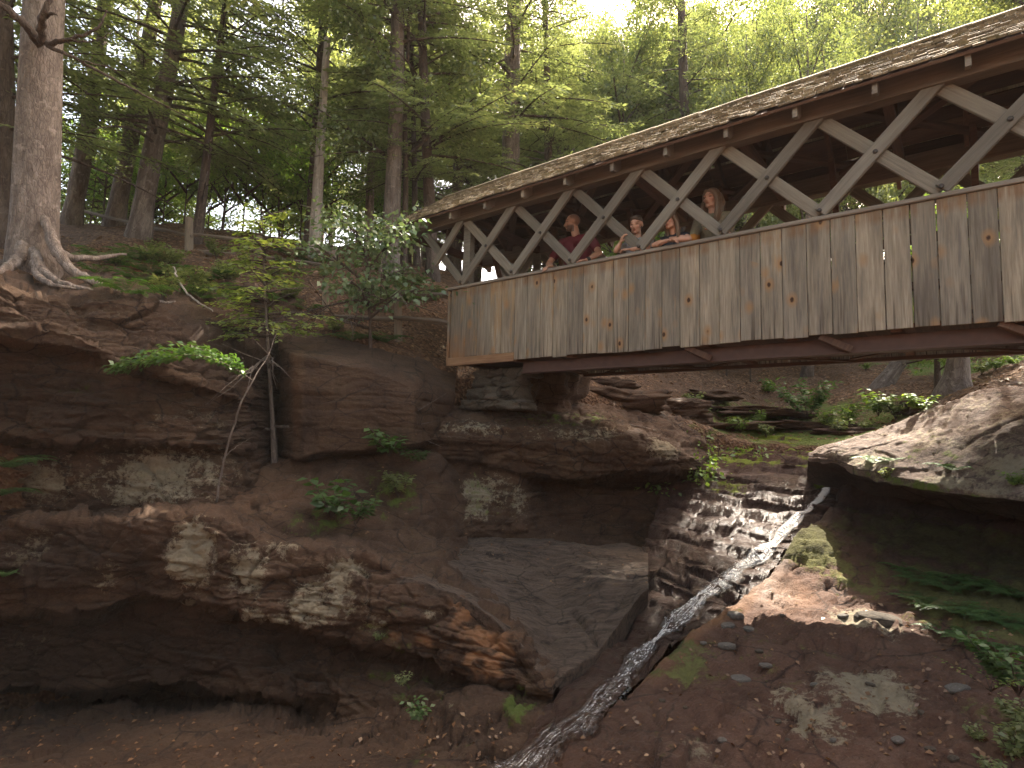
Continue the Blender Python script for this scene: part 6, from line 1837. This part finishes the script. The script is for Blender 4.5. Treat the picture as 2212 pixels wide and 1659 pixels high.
class Union:
    def __init__(self): self.v = []; self.f = []; self.n = 0
    def add(self, vf):
        v, f = vf; self.v.append(v); self.f += [[i+self.n for i in q] for q in f]; self.n += len(v)
    def cap(self, *a): self.add(capsule(*a))
    def chain(self, pts, rad):
        for i in range(len(pts)-1): self.cap(pts[i], pts[i+1], rad[i], rad[i+1])
    def remesh(self, name, voxel, smooth=4):
        me = mesh_np('tmp', np.concatenate(self.v), self.f)
        o = bpy.data.objects.new('tmp', me); COL.objects.link(o)
        md = o.modifiers.new('r', 'REMESH'); md.mode = 'VOXEL'; md.voxel_size = voxel
        ms = o.modifiers.new('s', 'SMOOTH'); ms.factor = 0.5; ms.iterations = smooth
        dg = bpy.context.evaluated_depsgraph_get()
        out = bpy.data.meshes.new_from_object(o.evaluated_get(dg)); out.name = name
        bpy.data.objects.remove(o); bpy.data.meshes.remove(me)
        out.polygons.foreach_set('use_smooth', np.ones(len(out.polygons), bool))
        out.materials.clear()
        return out
def hand(U, wrist, fwd, palmn, k=1.0, curl=0.8, side=1):
    """palm plus five separate fingers; fwd = finger direction, palmn = direction out of the back of the hand"""
    f = np.array(fwd, float); f /= np.linalg.norm(f); n = np.array(palmn, float); n -= f*(n @ f); n /= np.linalg.norm(n)
    s = np.cross(f, n)*side
    w = np.array(wrist, float)
    for q in (-0.024, -0.008, 0.008, 0.024):
        U.cap(w+f*0.015*k+s*q*0.7*k, w+f*0.08*k+s*q*k*1.15, 0.014*k, 0.0125*k)
    for i, (q, L) in enumerate(((-0.031, 0.062), (-0.0105, 0.076), (0.0105, 0.082), (0.031, 0.074))):
        b = w+f*0.085*k+s*q*k*1.12
        d1 = f*math.cos(curl*0.5)-n*math.sin(curl*0.5); d2 = f*math.cos(curl*1.25)-n*math.sin(curl*1.25)
        m1 = b+d1*L*0.55*k; e = m1+d2*L*0.5*k
        U.cap(b, m1, 0.0098*k, 0.0088*k); U.cap(m1, e, 0.0088*k, 0.0075*k)
    b = w+f*0.03*k+s*0.03*k
    m1 = b+(f*0.6+s*0.8-n*0.25)*0.036*k; e = m1+(f*0.9+s*0.25-n*0.3)*0.032*k
    U.cap(b, m1, 0.0125*k, 0.0105*k); U.cap(m1, e, 0.0105*k, 0.0088*k)
def head_axes(yaw, pitch, roll):
    return np.array(Matrix.Rotation(yaw, 3, 'Z') @ Matrix.Rotation(roll, 3, 'Y') @ Matrix.Rotation(pitch, 3, 'X'))
def head(U, c, R, k, fem=False):
    c = np.array(c); P = lambda x, y, z: c+R @ (np.array([x, y, z])*k)
    U.add(ellipsoid(P(0, 0.012, 0.035), np.array([0.074, 0.094, 0.084])*k, R))
    U.add(ellipsoid(P(0, -0.026, -0.025), np.array([0.060, 0.064, 0.085])*k, R))
    U.cap(P(-0.030, -0.035, -0.075), P(0.030, -0.035, -0.075), 0.03*k, 0.03*k)
    U.add(ellipsoid(P(0, -0.066, -0.090), np.array([0.024, 0.022, 0.020])*k, R))
    U.cap(P(0, -0.086, 0.014), P(0, -0.107, -0.028), 0.009*k, 0.0135*k)
    U.cap(P(-0.014, -0.092, -0.034), P(0.014, -0.092, -0.034), 0.009*k, 0.009*k)
    U.cap(P(-0.040, -0.074, 0.030), P(0.040, -0.074, 0.030), 0.013*k, 0.013*k)
    U.cap(P(-0.018, -0.083, -0.057), P(0.018, -0.083, -0.057), 0.009*k, 0.009*k)
    for s in (-1, 1):
        U.add(ellipsoid(P(s*0.042, -0.062, -0.018), np.array([0.022, 0.02, 0.022])*k, R))
        U.add(ellipsoid(P(s*0.077, 0.014, 0.0), np.array([0.011, 0.022, 0.034])*k, R))
def face_paint(me, c, R, k, beard=0.0, buzz=0.0):
    v = np.empty(len(me.vertices)*3, np.float32); me.vertices.foreach_get('co', v); v = v.reshape(-1, 3)
    q = ((v-np.array(c)) @ np.array(R))/k
    x, y, z = np.abs(q[:, 0]), q[:, 1], q[:, 2]
    front = y < -0.03
    inh = np.linalg.norm(q-np.array([0, 0, -0.01]), axis=1) < 0.15
    spot = lambda cx, cz, rx, rz: np.clip(1.4-np.sqrt(((x-cx)/rx)**2+((z-cz)/rz)**2), 0, 1)
    dark = np.maximum(spot(0.034, 0.010, 0.016, 0.007), 0.8*spot(0.036, 0.036, 0.024, 0.006))*front
    dark = np.maximum(dark, spot(0.0, -0.061, 0.022, 0.003)*front*0.6)
    if beard:
        bd = np.clip((-0.030-z)/0.02, 0, 1)*np.clip((0.075+y*-1)/0.03, 0, 1)*(y < 0.02)*(z > -0.125)*beard
        bd *= 1-spot(0.0, -0.060, 0.022, 0.010)
        dark = np.maximum(dark, bd)
    if buzz:
        bz = np.clip((z-0.045+0.45*(y+0.05)*1.0)/0.03, 0, 1)*np.clip((y+0.045)/0.03, 0, 1)
        bz = np.maximum(bz, np.clip((y-0.02)/0.03, 0, 1)*(z > -0.05))*buzz
        dark = np.maximum(dark, bz)
    red = np.maximum(spot(0.0, -0.061, 0.024, 0.010)*front, 0.4*spot(0.045, -0.02, 0.02, 0.02)*front)
    for nm, a in (('darkf', dark*inh), ('redf', red*inh)):
        at_ = me.attributes.new(nm, 'FLOAT', 'POINT'); at_.data.foreach_set('value', a.astype(np.float32))

FLOORZ = 1.072
def person(s, w, H, headc, hr, arms, label, skin, shirt, pants, hair=None, sleeve=0.55, lean=(0, 0), hk=1.0, fem=False, beard=0, buzz=0, sh=None, neckline=0.0, curl=0.9, turn=0.0):
    """local frame: x to picture right along the bridge, y away from the viewer, z up from the deck"""
    e = empty('person', bpt(s, w, FLOORZ), label, 'person')
    e.matrix_world = Matrix(((E_AX[0], N_AX[0], 0, e.location[0]), (E_AX[1], N_AX[1], 0, e.location[1]), (0, 0, 1, e.location[2]), (0, 0, 0, 1)))
    g = H/1.8
    hc = np.array(headc, float); R = head_axes(*hr)
    hipz = 0.93*g
    pelvis = np.array([0, 0.02, hipz])
    ms = 0.155*g if fem else 0.185*g
    shc = hc+np.array([0.0, 0.045*g, -0.205*g])+R @ np.array([0, 0.02, 0])*0.5
    if sh is not None: shL, shR = np.array(sh[0]), np.array(sh[1]); shc = (shL+shR)/2+np.array([0, 0, 0.02])
    else:
        tv = np.array([math.cos(turn), math.sin(turn), 0]); shL = shc-tv*ms+np.array([0, 0, -0.03*g]); shR = shc+tv*ms+np.array([0, 0, -0.03*g])
    B = Union()
    def torso(U, ex, zlo=0.0):
        chest = shc*0.72+pelvis*0.28; waist = shc*0.38+pelvis*0.62
        for sx in (-1, 1):
            o = (shR-shL)/2*sx
            U.chain([pelvis+np.array([0.075*g*sx, 0, 0]), waist+np.array([0.06*g*sx, 0, 0]), chest+o*0.45, shc+o*0.5+np.array([0, 0, -0.03*g])], [0.095*g+ex, 0.085*g+ex, 0.098*g+ex, 0.055*g+ex])
        U.chain([shL, shc, shR], [0.052*g+ex, 0.056*g+ex, 0.052*g+ex])
    torso(B, 0)
    nb = hc+R @ np.array([0, 0.02, -0.055])*hk
    B.chain([shc+np.array([0, 0.0, 0.0]), nb], [0.058*g, 0.052*g])
    head(B, hc, R, hk*g**0.35)
    legs = []
    for sx in (-1, 1):
        hip = pelvis+np.array([0.085*g*sx, 0, 0]); kn = np.array([0.10*g*sx, -0.01, 0.5*g]); an = np.array([0.10*g*sx, 0.03, 0.075*g])
        legs.append((hip, kn, an)); B.chain([hip, kn, an], [0.088*g, 0.058*g, 0.038*g]); B.chain([an, an+np.array([0, -0.15*g, -0.04*g])], [0.042*g, 0.032*g])
    k = g**0.6
    for i, (el, wr, fw, pn) in enumerate(arms):
        so = shL if i == 0 else shR
        el = np.array(el, float); wr = np.array(wr, float)
        B.chain([so, so*0.5+el*0.5, el], [0.050*g, 0.046*g, 0.038*g]); B.chain([el, el*0.6+wr*0.4, wr], [0.039*g, 0.040*g, 0.026*g])
        hand(B, wr, fw, pn, k, curl, 1 if i == 0 else -1)
    bm_ = B.remesh('body', 0.0062, 3); bm_.materials.append(M[skin]); face_paint(bm_, hc, R, hk*g**0.35, beard, buzz)
    link('body', bm_, e)
    S = Union(); torso(S, 0.014)
    for i, (el, wr, fw, pn) in enumerate(arms):
        so = shL if i == 0 else shR; el = np.array(el, float); wr = np.array(wr, float)
        if sleeve <= 1: q = so+(el-so)*sleeve; S.chain([so, q], [0.063*g, 0.060*g])
        else: q = el+(wr-el)*(sleeve-1); S.chain([so, el, q], [0.064*g, 0.055*g, 0.052*g])
    sm = S.remesh('shirt', 0.010, 3); sm.materials.append(shirt); link('shirt', sm, e)
    Pn = Union()
    Pn.cap(pelvis+np.array([-0.07*g, 0, 0.03]), pelvis+np.array([0.07*g, 0, 0.03]), 0.115*g, 0.115*g)
    for hip, kn, an in legs: Pn.chain([hip, kn, an], [0.105*g, 0.075*g, 0.062*g])
    pm = Pn.remesh('trousers', 0.012, 3); pm.materials.append(pants); link('trousers', pm, e)
    for sx, (hip, kn, an) in zip((-1, 1), legs):
        Sh = Union(); Sh.chain([an+np.array([0, 0.03, -0.035*g]), an+np.array([0, -0.165*g, -0.045*g])], [0.048*g, 0.040*g]); sm = Sh.remesh('shoe', 0.010, 2); sm.materials.append(M['shoe']); link('shoe', sm, e)
    if hair:
        Hh = Union(); hair(Hh, hc, R, hk*g**0.35); hm = Hh.remesh('hair', 0.007, 2); hm.materials.append(hair.mat); link('hair', hm, e)
    return e
M['shoe'] = cloth_mat('dark_shoe', (0.04, 0.035, 0.03))
M['denim'] = cloth_mat('dark_denim', (0.05, 0.06, 0.09)); M['shorts'] = cloth_mat('khaki_cloth', (0.22, 0.18, 0.12))

def boy_hair(U, c, R, k):
    P = lambda x, y, z: np.array(c)+R @ (np.array([x, y, z])*k)
    U.add(ellipsoid(P(0, 0.022, 0.058), np.array([0.078, 0.097, 0.074])*k, R))
    U.cap(P(-0.045, -0.056, 0.094), P(0.045, -0.056, 0.094), 0.016*k, 0.016*k)
    U.cap(P(-0.04, -0.052, 0.092), P(0.04, -0.052, 0.092), 0.02*k, 0.024*k)
    U.cap(P(0.0, -0.05, 0.108), P(0.03, -0.045, 0.112), 0.018*k, 0.012*k)
    U.add(ellipsoid(P(0, 0.06, 0.0), np.array([0.068, 0.055, 0.06])*k, R))
boy_hair.mat = hair_mat('dark_brown_hair', (0.025, 0.015, 0.009), (0.075, 0.045, 0.027))
def girl_hair(U, c, R, k):
    P = lambda x, y, z: np.array(c)+R @ (np.array([x, y, z])*k)
    U.add(ellipsoid(P(0, 0.022, 0.046), np.array([0.082, 0.098, 0.082])*k, R))
    U.cap(P(-0.05, -0.040, 0.085), P(0.05, -0.040, 0.085), 0.022*k, 0.022*k)
    for sx in (-1, 1):
        U.chain([P(sx*0.070, -0.015, 0.05), P(sx*0.082, 0.0, -0.03), P(sx*0.085, 0.01, -0.12), P(sx*0.075, 0.0, -0.20), P(sx*0.06, -0.02, -0.27)], np.array([0.028, 0.030, 0.032, 0.028, 0.012])*k)
    U.chain([P(0, 0.07, 0.02), P(0, 0.085, -0.08), P(0, 0.08, -0.20)], np.array([0.07, 0.065, 0.04])*k)
girl_hair.mat = hair_mat('brown_hair', (0.055, 0.03, 0.016), (0.14, 0.08, 0.04))
def woman_hair(U, c, R, k):
    P = lambda x, y, z: np.array(c)+R @ (np.array([x, y, z])*k)
    U.add(ellipsoid(P(0, 0.022, 0.046), np.array([0.084, 0.100, 0.084])*k, R))
    rr = np.random.default_rng(5)
    for sx in (-1, 1):
        U.chain([P(sx*0.03, -0.06, 0.088), P(sx*0.068, -0.035, 0.05), P(sx*0.082, -0.02, -0.03)], np.array([0.02, 0.026, 0.026])*k)
        for j in range(4):
            o = rr.uniform(-0.014, 0.014, (5, 3))
            U.chain([P(sx*0.074+o[0][0], -0.01+0.03*j*0.7, 0.04), P(sx*0.090+o[1][0], -0.02+0.03*j+o[1][1], -0.06), P(sx*(0.10-0.01*j)+o[2][0], -0.045+0.035*j, -0.15), P(sx*0.098+o[3][0], -0.06+0.03*j, -0.24), P(sx*0.075+o[4][0], -0.06+0.03*j, -0.33-0.02*j)], np.array([0.024, 0.03, 0.032, 0.028, 0.010])*k)
    U.chain([P(0, 0.07, 0.02), P(0, 0.09, -0.10), P(0, 0.10, -0.26)], np.array([0.075, 0.08, 0.05])*k)
woman_hair.mat = hair_mat('light_brown_hair', (0.06, 0.033, 0.018), (0.17, 0.10, 0.055))

RAILZ = ZR-FLOORZ
# man: dark red t-shirt, both hands on the rail, head turned to picture left
man = person(-1.95, 0.34, 1.84, (-0.055, -0.02, 1.755), (-1.05, 0.05, 0.0),
       [((-0.36, -0.12, 1.22), (-0.20, -0.275, RAILZ+0.045), (-0.15, -0.75, -0.12), (0, -0.1, 1)),
        ((0.40, -0.10, 1.24), (0.335, -0.29, RAILZ+0.045), (-0.75, -0.35, -0.1), (0, -0.1, 1))],
       'man in a dark red t-shirt leaning both hands on the bridge rail and looking left', 'skin_a', cloth_mat('dark_red_cotton', (0.105, 0.022, 0.026)), M['denim'], None, 0.62, beard=0.9, buzz=0.6,
       sh=((-0.235, 0.02, 1.525), (0.205, 0.04, 1.505)))
# boy between the braces
boy = person(-1.01, 0.24, 1.50, (-0.005, -0.06, 1.475), (0.10, 0.30, 0.03),
       [((-0.20, -0.20, RAILZ+0.085), (-0.135, -0.215, RAILZ+0.16), (0.35, -0.25, 0.6), (-0.6, -0.7, 0.2)),
        ((0.20, -0.20, RAILZ+0.045), (0.02, -0.235, RAILZ+0.052), (-0.9, -0.25, 0.12), (0, -0.25, 1))],
       'boy with short dark hair and grey shirt resting his clasped hands on the rail', 'skin_b', cloth_mat('pale_grey_cotton', (0.30, 0.285, 0.27)), M['shorts'], boy_hair, 0.6, hk=0.98,
       sh=((-0.145, -0.02, 1.255), (0.145, -0.02, 1.255)))
girl = person(-0.53, 0.20, 1.42, (-0.015, -0.13, 1.395), (-0.28, 0.2, -0.12),
       [((-0.175, -0.21, RAILZ+0.045), (0.02, -0.275, RAILZ+0.043), (0.9, -0.15, -0.05), (0, -0.2, 1)),
        ((0.225, -0.18, RAILZ+0.05), (0.0, -0.215, RAILZ+0.062), (-0.95, -0.1, -0.03), (0, -0.2, 1))],
       'girl with brown hair and dark sleeveless top folding her arms on the rail', 'skin_b', cloth_mat('black_cotton', (0.025, 0.025, 0.03)), M['denim'], girl_hair, 0.12, hk=0.95,
       sh=((-0.13, -0.06, 1.19), (0.14, -0.05, 1.20)))
card = cloth_mat('olive_patterned_cardigan', (0.12, 0.10, 0.065), (0.23, 0.19, 0.125), 40)
woman = person(-0.17, 0.42, 1.72, (-0.005, -0.05, 1.665), (-0.30, 0.10, 0.03),
       [((-0.13, -0.30, RAILZ+0.075), (-0.30, -0.315, RAILZ+0.125), (-0.85, 0.15, 0.25), (0.1, -0.6, 0.8)),
        ((0.22, -0.16, RAILZ+0.10), (0.105, -0.28, RAILZ+0.17), (-0.6, -0.2, 0.45), (0.2, -0.9, 0.2))],
       'woman with long light brown hair and olive cardigan reaching toward the girl beside her', 'skin_b', card, M['denim'], woman_hair, 0.9, fem=True,
       sh=((-0.17, -0.02, 1.435), (0.17, 0.0, 1.435)))
# orange cuff of her near sleeve and the man's wristband
U_ = Union(); a_, b_ = np.array((-0.13, -0.30, RAILZ+0.075)), np.array((-0.16, -0.08, 1.26)); U_.chain([a_+(b_-a_)*0.02, a_+(b_-a_)*0.30], [0.058, 0.066])
cm = U_.remesh('cuff', 0.009, 2); cm.materials.append(cloth_mat('orange_cloth', (0.30, 0.12, 0.025))); o = link('cuff', cm, woman); o['label'] = 'orange sleeve cuff'
U_ = Union(); a_, b_ = np.array((0.335, -0.29, RAILZ+0.045)), np.array((0.40, -0.10, 1.24)); d_ = (b_-a_)/np.linalg.norm(b_-a_); U_.cap(a_+d_*0.012, a_+d_*0.03, 0.032, 0.033)
cm = U_.remesh('wristband', 0.007, 1); cm.materials.append(M['shoe']); link('wristband', cm, man)
# ------------------------------------------------------------------ air between the trees
mb = MB(); mb.box((-405, -405, -5.5), (405, 505, 30), bev=0.001)
mt, nt = new_mat('thin_forest_haze'); g = NT(nt)
pv = g.n('ShaderNodeVolumePrincipled'); pv.inputs['Color'].default_value = (0.95, 0.95, 0.93, 1); pv.inputs['Density'].default_value = 0.00045
om = g.n('ShaderNodeOutputMaterial'); nt.links.new(pv.outputs[0], om.inputs['Volume'])
tag(mb.build('haze', [mt]), None, None, None, 'stuff')
